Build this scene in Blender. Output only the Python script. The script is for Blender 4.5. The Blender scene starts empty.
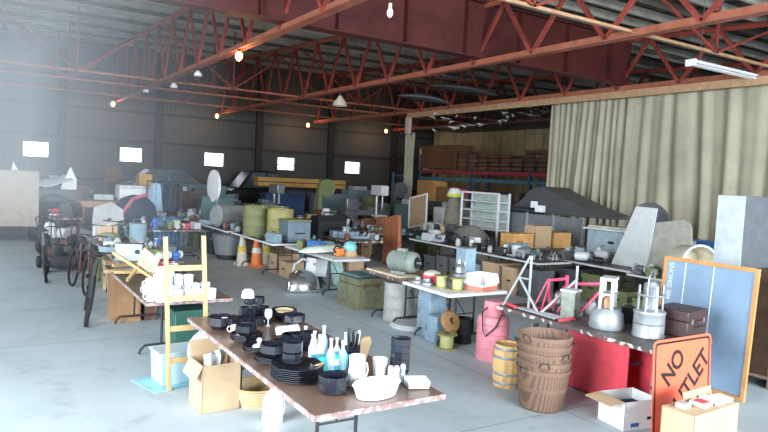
import bpy, math, random
from mathutils import Vector, Matrix, Euler
random.seed(7)
S = bpy.context.scene
COL = S.collection
PI = math.pi
R = math.radians

# ------------------------------------------------------------------ helpers
class MB:
    """collects shapes and links them as one mesh object"""
    def __init__(s): s.v = []; s.f = []; s.e = []
    def add(s, vs, fs, m=None):
        n = len(s.v)
        s.v += [tuple(m @ Vector(p)) if m else tuple(p) for p in vs]
        s.f += [tuple(i + n for i in f) for f in fs]
        return s
    def box(s, c, d, r=None, taper=1.0):
        x, y, z = d[0]/2, d[1]/2, d[2]/2; t = taper
        vs = [(-x,-y,-z),(x,-y,-z),(x,y,-z),(-x,y,-z),(-x*t,-y*t,z),(x*t,-y*t,z),(x*t,y*t,z),(-x*t,y*t,z)]
        m = Matrix.Translation(c) @ (Euler(r).to_matrix().to_4x4() if r else Matrix.Identity(4))
        return s.add(vs, [(3,2,1,0),(4,5,6,7),(0,1,5,4),(1,2,6,5),(2,3,7,6),(3,0,4,7)], m)
    def bar(s, a, b, w, h):
        a = Vector(a); b = Vector(b); d = b - a
        q = d.to_track_quat('X', 'Z').to_matrix().to_4x4()
        x = d.length/2
        vs = [(sx*x, sy*w/2, sz*h/2) for sx in (-1,1) for sy in (-1,1) for sz in (-1,1)]
        return s.add(vs, [(0,1,3,2),(4,6,7,5),(0,4,5,1),(2,3,7,6),(0,2,6,4),(1,5,7,3)], Matrix.Translation((a+b)/2) @ q)
    def cyl(s, a, b, r, r2=None, n=12):
        a = Vector(a); b = Vector(b); d = b - a
        if r2 is None: r2 = r
        m = Matrix.Translation(a) @ d.to_track_quat('Z', 'Y').to_matrix().to_4x4(); L = d.length
        vs = [(r*math.cos(2*PI*i/n), r*math.sin(2*PI*i/n), 0) for i in range(n)] + [(r2*math.cos(2*PI*i/n), r2*math.sin(2*PI*i/n), L) for i in range(n)]
        fs = [(i, (i+1) % n, n+(i+1) % n, n+i) for i in range(n)] + [tuple(range(n-1,-1,-1)), tuple(range(n, 2*n))]
        return s.add(vs, fs, m)
    def tube(s, pts, r, n=6, closed=False):
        P = [Vector(p) for p in pts]; k = len(P); rings = []
        up = None
        for i in range(k):
            if closed: t = P[(i+1) % k] - P[i-1]
            else: t = P[min(i+1, k-1)] - P[max(i-1, 0)]
            t.normalize()
            if up is None: up = Vector((0,0,1)) if abs(t.z) < .9 else Vector((1,0,0))
            x = t.cross(up); 
            if x.length < 1e-4: x = t.cross(Vector((0.3,1,.2)))
            x.normalize(); y = x.cross(t); up = y
            rr = r[i] if isinstance(r, (list, tuple)) else r
            rings.append([P[i] + (x*math.cos(2*PI*j/n) + y*math.sin(2*PI*j/n))*rr for j in range(n)])
        vs = [p for g in rings for p in g]; fs = []
        for i in range(k if closed else k-1):
            a, b = i*n, ((i+1) % k)*n
            fs += [(a+j, a+(j+1) % n, b+(j+1) % n, b+j) for j in range(n)]
        if not closed: fs += [tuple(range(n-1,-1,-1)), tuple(range((k-1)*n, k*n))]
        return s.add(vs, fs)
    def lathe(s, prof, n=20, m=None, ph=0.0, sx=1.0, sy=1.0):
        vs = []; fs = []; idx = []
        for r, z in prof:
            if r < 1e-6: idx.append([len(vs)]); vs.append((0,0,z))
            else:
                idx.append(list(range(len(vs), len(vs)+n)))
                vs += [(r*sx*math.cos(ph+2*PI*i/n), r*sy*math.sin(ph+2*PI*i/n), z) for i in range(n)]
        for a, b in zip(idx, idx[1:]):
            if len(a) == 1 and len(b) == 1: continue
            for i in range(n):
                j = (i+1) % n
                if len(a) == 1: fs.append((a[0], b[j], b[i]))
                elif len(b) == 1: fs.append((a[i], a[j], b[0]))
                else: fs.append((a[i], a[j], b[j], b[i]))
        if m is not None and not isinstance(m, Matrix): m = Matrix.Translation(m)
        return s.add(vs, fs, m)
    def prism(s, poly, a, b, axis='Y'):
        n = len(poly)
        def P(p, t):
            return {'Y': (p[0], t, p[1]), 'X': (t, p[0], p[1]), 'Z': (p[0], p[1], t)}[axis]
        vs = [P(p, a) for p in poly] + [P(p, b) for p in poly]
        return s.add(vs, [(i, (i+1) % n, n+(i+1) % n, n+i) for i in range(n)] + [tuple(range(n-1,-1,-1)), tuple(range(n, 2*n))])
    def ball(s, c, r, n=12, k=8):
        if not isinstance(r, (list, tuple)): r = (r, r, r)
        prof = [(math.sin(PI*i/k), -math.cos(PI*i/k)) for i in range(k+1)]
        return s.lathe(prof, n, Matrix.Translation(c) @ Matrix.Diagonal((r[0], r[1], r[2], 1)))
    def grid(s, fn, nu, nv):
        vs = [fn(i/nu, j/nv) for i in range(nu+1) for j in range(nv+1)]
        fs = [(i*(nv+1)+j, (i+1)*(nv+1)+j, (i+1)*(nv+1)+j+1, i*(nv+1)+j+1) for i in range(nu) for j in range(nv)]
        return s.add(vs, fs)
    def build(s, name, mat, parent=None, loc=None, rot=None, bevel=0, solid=0, sharp=.6):
        me = bpy.data.meshes.new(name); me.from_pydata(s.v, [], s.f); me.update()
        bm_fix(me)
        for p in me.polygons: p.use_smooth = True
        me.set_sharp_from_angle(angle=sharp)
        me.materials.append(mat)
        o = bpy.data.objects.new(name, me); COL.objects.link(o)
        if parent: o.parent = parent
        if loc is not None: o.location = loc
        if rot is not None: o.rotation_euler = rot
        if solid:
            m = o.modifiers.new('thickness', 'SOLIDIFY'); m.thickness = solid; m.offset = 0
        if bevel:
            m = o.modifiers.new('edges', 'BEVEL'); m.width = bevel; m.segments = 2; m.limit_method = 'ANGLE'
        return o
def bm_fix(me):
    import bmesh
    b = bmesh.new(); b.from_mesh(me); bmesh.ops.recalc_face_normals(b, faces=b.faces); b.to_mesh(me); b.free()

def tag(o, label, cat, group=None, kind=None):
    if label: o['label'] = label
    if cat: o['category'] = cat
    if group: o['group'] = group
    if kind: o['kind'] = kind
    return o
def thing(name, label, cat, loc, rz=0, group=None, rot=None):
    o = bpy.data.objects.new(name, None); COL.objects.link(o)
    o.location = loc; o.rotation_euler = rot if rot else (0, 0, rz); o.empty_display_size = .1
    return tag(o, label, cat, group)
def struct(o):
    o['kind'] = 'structure'; return o
def holder(name):
    o = bpy.data.objects.new(name, None); COL.objects.link(o); o['kind'] = 'structure'; return o
def dup(root, loc, rz=None, label=None, group=None):
    r = root.copy(); COL.objects.link(r); r.location = loc
    if rz is not None: r.rotation_euler.z = rz
    if label: r['label'] = label
    if group: r['group'] = group
    for ch in list(root.children):
        c = ch.copy(); COL.objects.link(c); c.parent = r
        for g in list(ch.children):
            d = g.copy(); COL.objects.link(d); d.parent = c
    return r

# ------------------------------------------------------------------ camera and survey of the photograph
F, H = 643.0, 2.2
vu = Vector((1029, 14, F)).normalized(); vv = Vector((-401, -58, F)); vv = (vv - vu*vu.dot(vv)).normalized()
up = vu.cross(vv); up = up if up.y < 0 else -up
W = Matrix((vu, vv, up))                        # camera(right, down, forward) -> world
def ray(px, py): return W @ Vector((px-384, py-216, F))
def at(px, py, z=0.0):
    r = ray(px, py); r = r*((z-H)/r.z); return Vector((r.x, r.y, z))
def atY(px, py, Y): r = ray(px, py); r = r*(Y/r.y); return Vector((r.x, Y, r.z+H))
def atX(px, py, X): r = ray(px, py); r = r*(X/r.x); return Vector((X, r.y, r.z+H))
cam_d = bpy.data.cameras.new('camera'); cam = bpy.data.objects.new('camera', cam_d); COL.objects.link(cam)
cam_d.sensor_width = 36; cam_d.lens = F/768*36; cam_d.clip_start = .05; cam_d.clip_end = 300
rt, dn, fw = W.col[0], W.col[1], W.col[2]
cam.matrix_world = Matrix(((rt.x, -dn.x, -fw.x, 0), (rt.y, -dn.y, -fw.y, 0), (rt.z, -dn.z, -fw.z, H), (0,0,0,1)))
S.camera = cam

# ------------------------------------------------------------------ materials
MATS = {}
def mat(name, rgb, rough=.6, metal=0.0, var=.18, scale=6.0, bump=0.0, spec=.4, trans=0.0, emit=None):
    if name in MATS: return MATS[name]
    m = bpy.data.materials.new(name); m.use_nodes = True; t = m.node_tree; N = t.nodes; L = t.links
    b = N['Principled BSDF']
    b.inputs['Roughness'].default_value = rough; b.inputs['Metallic'].default_value = metal
    b.inputs['Specular IOR Level'].default_value = spec
    if trans: b.inputs['Transmission Weight'].default_value = trans
    if emit:
        b.inputs['Emission Color'].default_value = (*emit[0], 1); b.inputs['Emission Strength'].default_value = emit[1]
    tc = N.new('ShaderNodeTexCoord'); no = N.new('ShaderNodeTexNoise'); no.inputs['Scale'].default_value = scale
    no.inputs['Detail'].default_value = 4; no.inputs['Roughness'].default_value = .65
    rp = N.new('ShaderNodeValToRGB'); e = rp.color_ramp.elements
    e[0].position = .3; e[1].position = .7
    e[0].color = (*[max(0, c*(1-var)) for c in rgb], 1); e[1].color = (*[min(1, c*(1+var)) for c in rgb], 1)
    L.new(tc.outputs['Object'], no.inputs['Vector']); L.new(no.outputs['Fac'], rp.inputs['Fac']); L.new(rp.outputs['Color'], b.inputs['Base Color'])
    if bump:
        bp = N.new('ShaderNodeBump'); bp.inputs['Strength'].default_value = bump; bp.inputs['Distance'].default_value = .01
        L.new(no.outputs['Fac'], bp.inputs['Height']); L.new(bp.outputs['Normal'], b.inputs['Normal'])
    MATS[name] = m; return m
def band_mat(name, c1, c2, axis, freq, rough=.7, thr=(.45,.55), dist=0.0, metal=0.0, dscale=2):
    m = bpy.data.materials.new(name); m.use_nodes = True; t = m.node_tree; N = t.nodes; L = t.links
    b = N['Principled BSDF']; b.inputs['Roughness'].default_value = rough; b.inputs['Metallic'].default_value = metal
    tc = N.new('ShaderNodeTexCoord'); w = N.new('ShaderNodeTexWave'); w.bands_direction = axis; w.inputs['Scale'].default_value = freq
    w.inputs['Distortion'].default_value = dist; w.inputs['Detail'].default_value = 3; w.inputs['Detail Scale'].default_value = dscale
    rp = N.new('ShaderNodeValToRGB'); e = rp.color_ramp.elements
    e[0].position, e[1].position = thr; e[0].color = (*c1, 1); e[1].color = (*c2, 1)
    L.new(tc.outputs['Object'], w.inputs['Vector']); L.new(w.outputs['Fac'], rp.inputs['Fac']); L.new(rp.outputs['Color'], b.inputs['Base Color'])
    MATS[name] = m; return m
def glass_mat(name, rgb, alpha):
    """clear thin glass or plastic: mostly see-through, a little body and gloss"""
    m = bpy.data.materials.new(name); m.use_nodes = True; t = m.node_tree; N = t.nodes; L = t.links
    b = N['Principled BSDF']; b.inputs['Base Color'].default_value = (*rgb, 1); b.inputs['Roughness'].default_value = .12; b.inputs['Alpha'].default_value = alpha
    MATS[name] = m; return m

black = mat('black glass', (.012,.014,.022), .16, var=.3, spec=.6)
dark = mat('dark iron', (.03,.032,.036), .55, .3)
rubber = mat('black rubber', (.018,.018,.02), .8)
steel = mat('grey steel', (.30,.32,.34), .4, .7)
galv = mat('galvanised metal', (.30,.33,.345), .45, .4, .15, 14)
alum = mat('aluminium', (.62,.65,.68), .33, .7)
chrome = mat('polished metal', (.75,.78,.82), .16, .95, .05)
white = mat('white china', (.82,.84,.86), .3, var=.05)
whitep = mat('white paint', (.74,.76,.77), .5, var=.08)
cream = mat('cream paint', (.66,.62,.50), .55)
card = mat('brown cardboard', (.52,.37,.23), .85, var=.1, scale=3)
card_d = mat('dark cardboard', (.33,.18,.08), .85, var=.14)
card_o = mat('orange cardboard', (.62,.34,.12), .8)
pine = mat('yellow pine', (.50,.34,.16), .5, var=.12, scale=5)
oak = mat('brown veneer', (.34,.19,.09), .5, var=.16)
redwood = mat('reddish brown wood', (.34,.12,.06), .5, var=.25)
walnut = mat('dark walnut', (.10,.055,.035), .5, var=.3)
red_st = mat('red iron primer', (.24,.042,.030), .65, .0, .35, 3)
red_or = mat('orange red primer', (.34,.11,.065), .6, .0, .28, 3)
red_dk = mat('dark red primer', (.08,.014,.012), .7, .0, .35, 2)
tan_st = mat('tan painted steel', (.46,.28,.16), .7, var=.2)
olive = mat('olive green paint', (.17,.19,.085), .6)
olive_y = mat('yellow olive paint', (.29,.265,.10), .6)
teal = mat('teal paint', (.10,.18,.19), .5)
turq = mat('pale turquoise paint', (.42,.62,.58), .5)
seafoam = mat('pale green enamel', (.56,.66,.55), .4)
blue_g = mat('blue grey paint', (.22,.31,.38), .5)
blue_d = mat('dark blue paint', (.03,.06,.16), .55)
blue = mat('bright blue plastic', (.04,.15,.42), .5)
lblue = mat('light blue plastic', (.30,.58,.72), .4)
cyan = mat('cyan cardboard', (.05,.55,.66), .4, var=.06)
grey = mat('mid grey paint', (.27,.29,.30), .6)
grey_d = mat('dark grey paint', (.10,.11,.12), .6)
grey_l = mat('light grey paint', (.52,.55,.57), .55)
grey_gr = mat('grey green enamel', (.20,.23,.21), .5, var=.2)
pink = mat('faded pink red paint', (.66,.24,.29), .55, var=.15)
red = mat('red paint', (.70,.07,.10), .5, var=.15)
pred = mat('pinkish red frame paint', (.62,.08,.16), .4)
orange = mat('orange plastic', (.85,.22,.05), .4, var=.05)
yellow = mat('yellow paint', (.72,.50,.06), .5)
hiviz = mat('yellow band cloth', (.75,.80,.10), .6)
rust = mat('rusty iron', (.20,.09,.05), .8, .2, .4)
beige = mat('beige board', (.55,.46,.36), .7)
navy = mat('navy cloth', (.02,.03,.07), .8)
shirt = mat('pale blue cloth', (.35,.52,.66), .9)
magenta = mat('bright pink plastic', (.75,.06,.25), .5)
wick = band_mat('woven wicker', (.36,.26,.13), (.60,.47,.28), 'Z', 22, dist=3)
splint = band_mat('basket splints', (.115,.068,.047), (.19,.11,.07), 'X', 11, dist=.8)
splint_h = mat('basket hoop wood', (.17,.105,.07), .7)
edge_d = band_mat('chipped dark table edge', (.11,.075,.07), (.50,.46,.44), 'Y', 1.3, dist=12, thr=(.80,.9), dscale=3)
laminate = mat('brown table laminate', (.17,.11,.085), .28, var=.12, scale=3)
lam_d = mat('dark table laminate', (.10,.085,.08), .4)
edge_w = band_mat('worn white table edge', (.34,.29,.28), (.24,.14,.13), 'Y', 2.3, dist=14, thr=(.35,.75), dscale=3)
clear = glass_mat('clear glass', (.85,.93,.96), .35)
clearb = glass_mat('clear blue plastic', (.55,.80,.90), .65)
frost = glass_mat('clear plastic dome', (.80,.86,.88), .45)
pane_m = glass_mat('window glass', (.9,.95,1), .10)
insul = mat('torn white insulation', (.38,.365,.31), .9)
slate = mat('blue grey slate', (.20,.30,.42), .6, var=.12, scale=2)
signo = mat('orange sign sheeting', (.88,.15,.075), .4, var=.05)
chalk = mat('white chalk', (.75,.80,.84), .9)
ink = mat('black sign ink', (.015,.012,.012), .6)
leath = mat('dark brown leather', (.055,.03,.03), .45)
tarp = mat('grey tarpaulin', (.21,.22,.20), .75)
hood_m = mat('dark grey fibreglass', (.075,.08,.085), .5)

# ------------------------------------------------------------------ setting
def floor_mat():
    m = bpy.data.materials.new('concrete floor'); m.use_nodes = True; t = m.node_tree; N = t.nodes; L = t.links
    b = N['Principled BSDF']; b.inputs['Roughness'].default_value = .5; b.inputs['Specular IOR Level'].default_value = .35
    tc = N.new('ShaderNodeTexCoord')
    n1 = N.new('ShaderNodeTexNoise'); n1.inputs['Scale'].default_value = .7; n1.inputs['Detail'].default_value = 8; n1.inputs['Roughness'].default_value = .7
    rp = N.new('ShaderNodeValToRGB'); e = rp.color_ramp.elements
    e[0].position = .3; e[1].position = .72; e[0].color = (.37,.44,.475,1); e[1].color = (.50,.58,.615,1)
    n2 = N.new('ShaderNodeTexNoise'); n2.inputs['Scale'].default_value = 2.3; n2.inputs['Detail'].default_value = 6
    r2 = N.new('ShaderNodeValToRGB'); e2 = r2.color_ramp.elements; e2[0].position = .28; e2[1].position = .42; e2[0].color = (.72,.70,.68,1); e2[1].color = (1,1,1,1)
    mx = N.new('ShaderNodeMixRGB'); mx.blend_type = 'MULTIPLY'; mx.inputs['Fac'].default_value = .8
    L.new(tc.outputs['Object'], n1.inputs['Vector']); L.new(tc.outputs['Object'], n2.inputs['Vector'])
    L.new(n1.outputs['Fac'], rp.inputs['Fac']); L.new(n2.outputs['Fac'], r2.inputs['Fac'])
    L.new(rp.outputs['Color'], mx.inputs['Color1']); L.new(r2.outputs['Color'], mx.inputs['Color2'])
    # saw cut joints of the slab
    br = N.new('ShaderNodeTexBrick'); br.offset = 0; br.inputs['Scale'].default_value = 1; br.inputs['Mortar Size'].default_value = .008
    br.inputs['Brick Width'].default_value = 4.9; br.inputs['Row Height'].default_value = 4.3
    br.inputs['Color1'].default_value = br.inputs['Color2'].default_value = (1,1,1,1); br.inputs['Mortar'].default_value = (.45,.45,.45,1)
    m2 = N.new('ShaderNodeMixRGB'); m2.blend_type = 'MULTIPLY'; m2.inputs['Fac'].default_value = .8
    L.new(tc.outputs['Object'], br.inputs['Vector']); L.new(mx.outputs['Color'], m2.inputs['Color1']); L.new(br.outputs['Color'], m2.inputs['Color2'])
    L.new(m2.outputs['Color'], b.inputs['Base Color'])
    return m
XL, XR, YF, YB = -4.6, 26.0, -7.0, 32.0
def ztop(y): return 6.35 + .055*(y-11.75)
struct(MB().box(((XL+XR)/2, (YF+YB)/2, -.1), (XR-XL, YB-YF, .2)).build('floor', floor_mat()))
wall_m = band_mat('dark ribbed metal wall', (.052,.055,.056), (.064,.067,.068), 'X', 1.6, .6)
# back wall with the five window openings
WX = [1.95, 5.88, 9.82, 13.7, 17.75]; WZ0, WZ1, WW = 2.36, 3.04, 1.02
b = MB(); edges = [XL] + [q for x in WX for q in (x-WW/2, x+WW/2)] + [XR]
b.box(((XL+XR)/2, YB+.05, WZ0/2), (XR-XL, .1, WZ0)); b.box(((XL+XR)/2, YB+.05, (WZ1+8)/2), (XR-XL, .1, 8-WZ1))
for i in range(0, len(edges), 2): b.box(((edges[i]+edges[i+1])/2, YB+.05, (WZ0+WZ1)/2), (edges[i+1]-edges[i], .1, WZ1-WZ0))
struct(b.build('wall_back', wall_m))
for i, x in enumerate(WX):
    h = holder('window_%d' % (i+1)); h.location = (x, YB, (WZ0+WZ1)/2)
    f = MB(); w, hh = WW/2, (WZ1-WZ0)/2
    for sx in (-1, 1): f.box((sx*w, 0, 0), (.05, .14, hh*2+.05))
    for sz in (-1, 1): f.box((0, 0, sz*hh), (WW, .14, .05))
    if i == 3: f.box((0, 0, -.06), (WW, .08, .05))
    f.build('window_frame', grey_d, h); MB().box((0, .06, 0), (WW-.02, .008, hh*2-.02)).build('pane', pane_m, h)
struct(MB().box((XR+.05, (YF+YB)/2, 4), (.1, YB-YF, 8)).build('wall_right', wall_m))
b = MB(); b.box((XL-.05, (18.2+YB)/2, 4), (.1, YB-18.2, 8)); b.box((XL-.05, (YF+.2)/2, 4), (.1, .2-YF, 8)); b.box((XL-.05, 7.85, 4), (.1, 5.7, 8))
for yc, wd in ((2.6, 4.8), (14.45, 7.5)): b.box((XL-.05, yc, 6.35), (.1, wd, 3.3))
struct(b.build('wall_left', wall_m))
b = MB(); b.box(((12+XR)/2, YF-.05, 4), (XR-12, .1, 8)); b.box(((XL+12)/2, YF-.05, 6.6), (12-XL, .1, 2.8)); b.box(((XL+.4)/2, YF-.05, 2.6), (.4-XL, .1, 5.2))
struct(b.build('wall_front', wall_m))
# wall columns and girts
for x in (-1.2, 2.95, 7.1, 12.1, 16.26, 20.4):
    b = MB(); b.box((0, 0, 3.6), (.34, .02, 7.2)); b.box((0, .2, 3.6), (.34, .02, 7.2)); b.box((0, .1, 3.6), (.02, .2, 7.2))
    struct(b.build('column', mat('dark column paint', (.022,.022,.024), .6), None, (x, YB-.24, 0)))
for z in (1.5, 3.35, 4.7, 6.0):
    struct(MB().box(((XL+XR)/2, YB-.05, z), (XR-XL, .1, .12)).build('wall_girt', mat('dark girt paint', (.03,.03,.032), .6)))
# roof: sloping corrugated deck, purlins, trusses, girder
deck_m = band_mat('corrugated roof sheet', (.04,.038,.034), (.105,.10,.085), 'X', 1.5, .55, (.2,.8), .4)
def deckf(u, v):
    x = XL + u*(XR-XL); y = YF + v*(YB-YF); return (x, y, ztop(y) + .36 + .03*math.sin(x*2*PI/.30))
struct(MB().grid(deckf, 580, 14).build('ceiling', deck_m, solid=.03, sharp=1.5))
pur_m = mat('pale dusty purlin', (.42,.40,.345), .7, var=.3, scale=1.5); pur_d = mat('dull purlin', (.12,.10,.085), .7, var=.35, scale=1.5)
y = -6.3; k = 0
while y < YB-.3:
    z = ztop(y) + .09; b = MB()
    b.box(((XL+XR)/2, y, z+.10), (XR-XL, .015, .22)); b.box(((XL+XR)/2, y+.04, z+.205), (XR-XL, .08, .012)); b.box(((XL+XR)/2, y-.04, z-.005), (XR-XL, .08, .012))
    struct(b.build('purlin', pur_m if k % 3 != 1 else pur_d)); y += .82; k += 1
def truss(x, m_bot, m_web, m_top, y0=-5.1, y1=31.5, panel=1.9):
    h = holder('roof_truss'); h.location = (x, 0, 0)
    b = MB()
    for sx in (-1, 1):
        b.box((sx*.055, (y0+y1)/2, 4.93), (.10, y1-y0, .015)); b.box((sx*.012, (y0+y1)/2, 5.0), (.014, y1-y0, .14))
    b.build('bottom_chord', m_bot, h)
    b = MB(); a = (0, y0, ztop(y0)-.05); c = (0, y1, ztop(y1)-.05)
    b.bar((-.055, a[1], a[2]+.05), (-.055, c[1], c[2]+.05), .10, .015); b.bar((.055, a[1], a[2]+.05), (.055, c[1], c[2]+.05), .10, .015); b.bar(a, c, .03, .12)
    b.build('top_chord', m_top, h)
    n = int((y1-y0)/panel)
    for i in range(n):
        ya = y0 + i*panel; yb = ya + panel/2; yc = ya + panel
        MB().bar((0, ya, 4.98), (0, yb, ztop(yb)-.06), .065, .085).build('web_member', m_web, h)
        MB().bar((0, yb, ztop(yb)-.06), (0, yc, 4.98), .065, .085).build('web_member', m_web, h)
for x in (-.05, 4.9, 9.8): truss(x, red_or, red_st, red_or)
truss(14.95, red_or, red_st, red_st)
truss(20.0, red_st, red_dk, red_st)
# plate girder carrying the trusses
h = holder('plate_girder'); gy = 11.75; gx0, gx1 = XL, 15.1
MB().box(((gx0+gx1)/2, gy, 5.72), (gx1-gx0, .03, 1.24)).build('girder_web', red_dk, h)
MB().box(((gx0+gx1)/2, gy, 5.085), (gx1-gx0, .36, .03)).build('flange', red_dk, h)
MB().box(((gx0+gx1)/2, gy, 6.34), (gx1-gx0, .36, .03)).build('flange', red_dk, h)
x = gx0 + .8
while x < gx1:
    for sy in (-1, 1): MB().box((x, gy+sy*.09, 5.71), (.02, .16, 1.2)).build('stiffener', red_dk, h)
    x += 1.63
for yy, z0 in ((7.6, 5.0), (22.0, 5.0), (24.3, 5.0), (28.4, 5.0)):
    hb = holder('bridging_frame'); mm = tan_st if yy < 10 else red_or
    b = MB(); b.box((8.5, yy, z0+.0), (22.5, .07, .012)); b.box((8.5, yy+.03, z0+.03), (22.5, .012, .07)); b.build('bridging_angle', mm, hb)
    for xa, xb in ((-.05, 4.9), (4.9, 9.8), (9.8, 14.95), (14.95, 20.0)):
        zt = ztop(yy) - .1; xm = (xa+xb)/2
        for p, q in (((xa, yy, zt), (xm, yy, z0+.03)), ((xb, yy, zt), (xm, yy, z0+.03)), ((xm, yy, z0), (xm, yy, ztop(yy)+.05))):
            MB().bar(p, q, .045, .045).build('brace', red_st, hb)
# header beam above the curtain and its end post
cx = 15.4
struct(MB().box((14.93, 14.4, 4.83), (.12, 15.9, .19)).build('trim_1', tan_st))
struct(MB().box((14.93, 22.3, 4.42), (.14, .26, .66)).build('trim_2', mat('pale pink post paint', (.62,.46,.42), .6)))

# ------------------------------------------------------------------ curtains
curt = mat('off white dirty canvas', (.37,.348,.262), .9, var=.2, scale=.7)
curt_d = mat('grey stained canvas', (.46,.44,.36), .9, var=.2, scale=.9)
def drape(name, y0, y1, top, bot, amp, folds, m, label, x=cx, seed=1, axis='Y', group=None, narrow=1.0):
    rnd = random.Random(seed); ph = [rnd.uniform(0, 6.28) for _ in range(6)]; L = abs(y1-y0)
    def fn(u, v):
        s = u*L; w = 2*PI*folds/L
        a = amp*(.45 + .55*v)
        q = s + .10*math.sin(1.3*s+ph[3]+2.0*v) + .05*v*math.sin(3.1*s+ph[4]); m_ = .45+.55*math.sin(.9*q+ph[5])**2
        d = a*m_*(math.sin(w*q+ph[0]) + .6*math.sin(w*.37*q+ph[1]+1.2*v) + .45*math.sin(w*1.73*q+ph[2]-.8*v) )
        t = y0 + (y1-y0)*u; c0 = (y0+y1)/2; t = c0 + (t-c0)*(1-(1-narrow)*math.sin(PI*min(1, v*1.4)/1.4*.9))
        z = top + (bot-top)*v + (.05*math.sin(w*.5*s+ph[3]) if v == 0 else 0)
        return (x+d, t, z) if axis == 'Y' else (t, x+d, z)
    o = MB().grid(fn, max(60, int(L*40)), 18).build(name, m, solid=.008, sharp=3)
    return tag(o, label, 'curtain', group)
drape('canvas_curtain', 14.72, 11.9, 5.0, .04, .11, 12, curt, 'heavily pleated off white canvas curtain hanging at the edge of the rack opening', x=cx-.1, seed=3)
drape('canvas_curtain', 11.85, 6.2, 5.0, .04, .085, 10, curt, 'wide smoother off white canvas curtain behind the grey cabinet', x=cx-.12, seed=5)
drape('canvas_curtain', 22.45, 21.75, 4.1, .03, .045, 4, curt, 'narrow bunched pale curtain hanging from the end post of the beam', x=14.93, seed=8, narrow=.8)
drape('canvas_curtain', 31.0, 12.5, 5.3, .05, .12, 34, mat('yellowish canvas', (.30,.25,.14), .9, var=.35, scale=.6), 'long yellowish canvas curtain behind the loaded storage rack', x=22.6, seed=9)

# ------------------------------------------------------------------ folding tables
def table(label, x0, x1, y0, y1, z=.74, top=laminate, edge=edge_d, rz=0, group=None, name='folding_table', legm=dark):
    cx_, cy_ = (x0+x1)/2, (y0+y1)/2; w, l = x1-x0, y1-y0
    t = thing(name, label, 'table', (cx_, cy_, 0), rz, group)
    MB().box((0, 0, z-.015), (w-.012, l-.012, .03)).build('tabletop', top, t)
    b = MB()
    for s in (-1, 1):
        b.box((s*(w/2-.004), 0, z-.02), (.012, l, .036)); b.box((0, s*(l/2-.004), z-.02), (w-.02, .012, .036))
    b.build('edge_trim', edge, t)
    for s in (-1, 1):
        b = MB(); y = s*(l/2-min(.62, l*.25)); q = w/2-.10
        pts = [(-q-.03, y, .012), (-q-.02, y, .06), (-q+.03, y, .11), (0, y, .115), (q-.03, y, .11), (q+.02, y, .06), (q+.03, y, .012)]
        b.tube(pts, .016)
        for sx in (-1, 1): b.tube([(sx*.16, y, .11), (sx*.16, y, z-.03)], .014)
        b.tube([(0, y, z*.55), (0, y-s*.35, z-.04)], .008)
        b.tube([(-.16, y, z*.55), (.16, y, z*.55)], .009)
        b.build('leg', legm, t)
    return t
def sits(px, py, z=.74): return at(px, py, z)
def put(mb, name, m, label, cat, loc, rz=0, group=None, **k):
    return tag(mb.build(name, m, None, loc, (0, 0, rz), **k), label, cat, group)

table('brown folding table with worn white edge holding the black octagonal dishes', 1.72, 2.72, 3.43, 6.28, edge=edge_w)
table('folding table with worn edge under the white mugs and wooden stool', 1.50, 2.45, 7.1, 9.95, top=lam_d, edge=edge_w)
TZ = .745
# ---- black octagonal dishes
def octo(prof, n=8): return MB().lathe(prof, n, None, PI/8)
def oct_bowl(r, h, t=.008):
    r *= 1.27; h *= 1.3
    return octo([(0, .004), (r*.62, .0), (r*.72, .0), (r, h*.35), (r, h), (r-t, h), (r-t, h*.36), (r*.66, .012), (0, .012)])
def oct_plate(r, h=.024):
    r *= 1.2
    return octo([(0, 0), (r*.62, 0), (r, h), (r, h+.005), (r*.66, .008), (0, .008)])
def oct_cup(r, h):
    r *= 1.24; h *= 1.22
    return octo([(0, 0), (r*.8, 0), (r, h*.12), (r, h), (r-.006, h), (r-.008, .02), (0, .012)])
def handle(mb, r, h, m, par, ang=0, name='handle'):
    c, s_ = math.cos(ang), math.sin(ang)
    pts = [(r*c, r*s_, h*.8), ((r+.025)*c, (r+.025)*s_, h*.78), ((r+.035)*c, (r+.035)*s_, h*.5), ((r+.022)*c, (r+.022)*s_, h*.25), (r*c, r*s_, h*.2)]
    return MB().tube(pts, .005).build(name, m, par)
def dish(kind, px, py, r, h, label, group=None, z=TZ, rz=0):
    o = {'bowl': oct_bowl, 'cup': oct_cup}[kind](r, h) if kind != 'plate' else oct_plate(r)
    p = at(px, py, z)
    return put(o, {'bowl': 'serving_bowl', 'cup': 'tumbler', 'plate': 'dinner_plate'}[kind], black, label, {'bowl': 'bowl', 'cup': 'cup', 'plate': 'plate'}[kind], p, rz, group, sharp=.3)
B = 'black octagonal dishes on the front table'
o = dish('bowl', 222, 328, .105, .085, 'deep black octagonal casserole bowl at the ladder end of the front table', B)
lid = MB().box((.03, .03, .088), (.05, .03, .003)).build('paper_tag', white, o)
def plates(px, py, n, r, what, z=TZ, dz=.011, rz=0):
    p = at(px, py, z)
    for i in range(n):
        lab = ('topmost' if i == n-1 else 'bottom' if i == 0 else 'inner') + ' black octagonal plate of ' + what
        put(oct_plate(r), 'dinner_plate', black, lab, 'plate', (p.x, p.y, z+i*dz), rz+random.uniform(-.06, .06), 'plates of ' + what, sharp=.3)
    return Vector((p.x, p.y, z+n*dz+.02))
q = plates(297, 379, 7, .160, 'the large stack nearest the front table corner', dz=.014)
o = put(oct_cup(.058, .062), 'tumbler', black, 'lower squat octagonal black cup on the largest plate stack', 'cup', (q.x-.02, q.y+.05, q.z-.012), .2, B, sharp=.3)
o = put(oct_cup(.058, .062), 'tumbler', black, 'upper squat octagonal black cup on the largest plate stack', 'cup', (q.x-.02, q.y+.05, q.z+.066), .2, B, sharp=.3)
q2 = plates(272, 362, 4, .12, 'the second stack from the front table corner')
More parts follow.
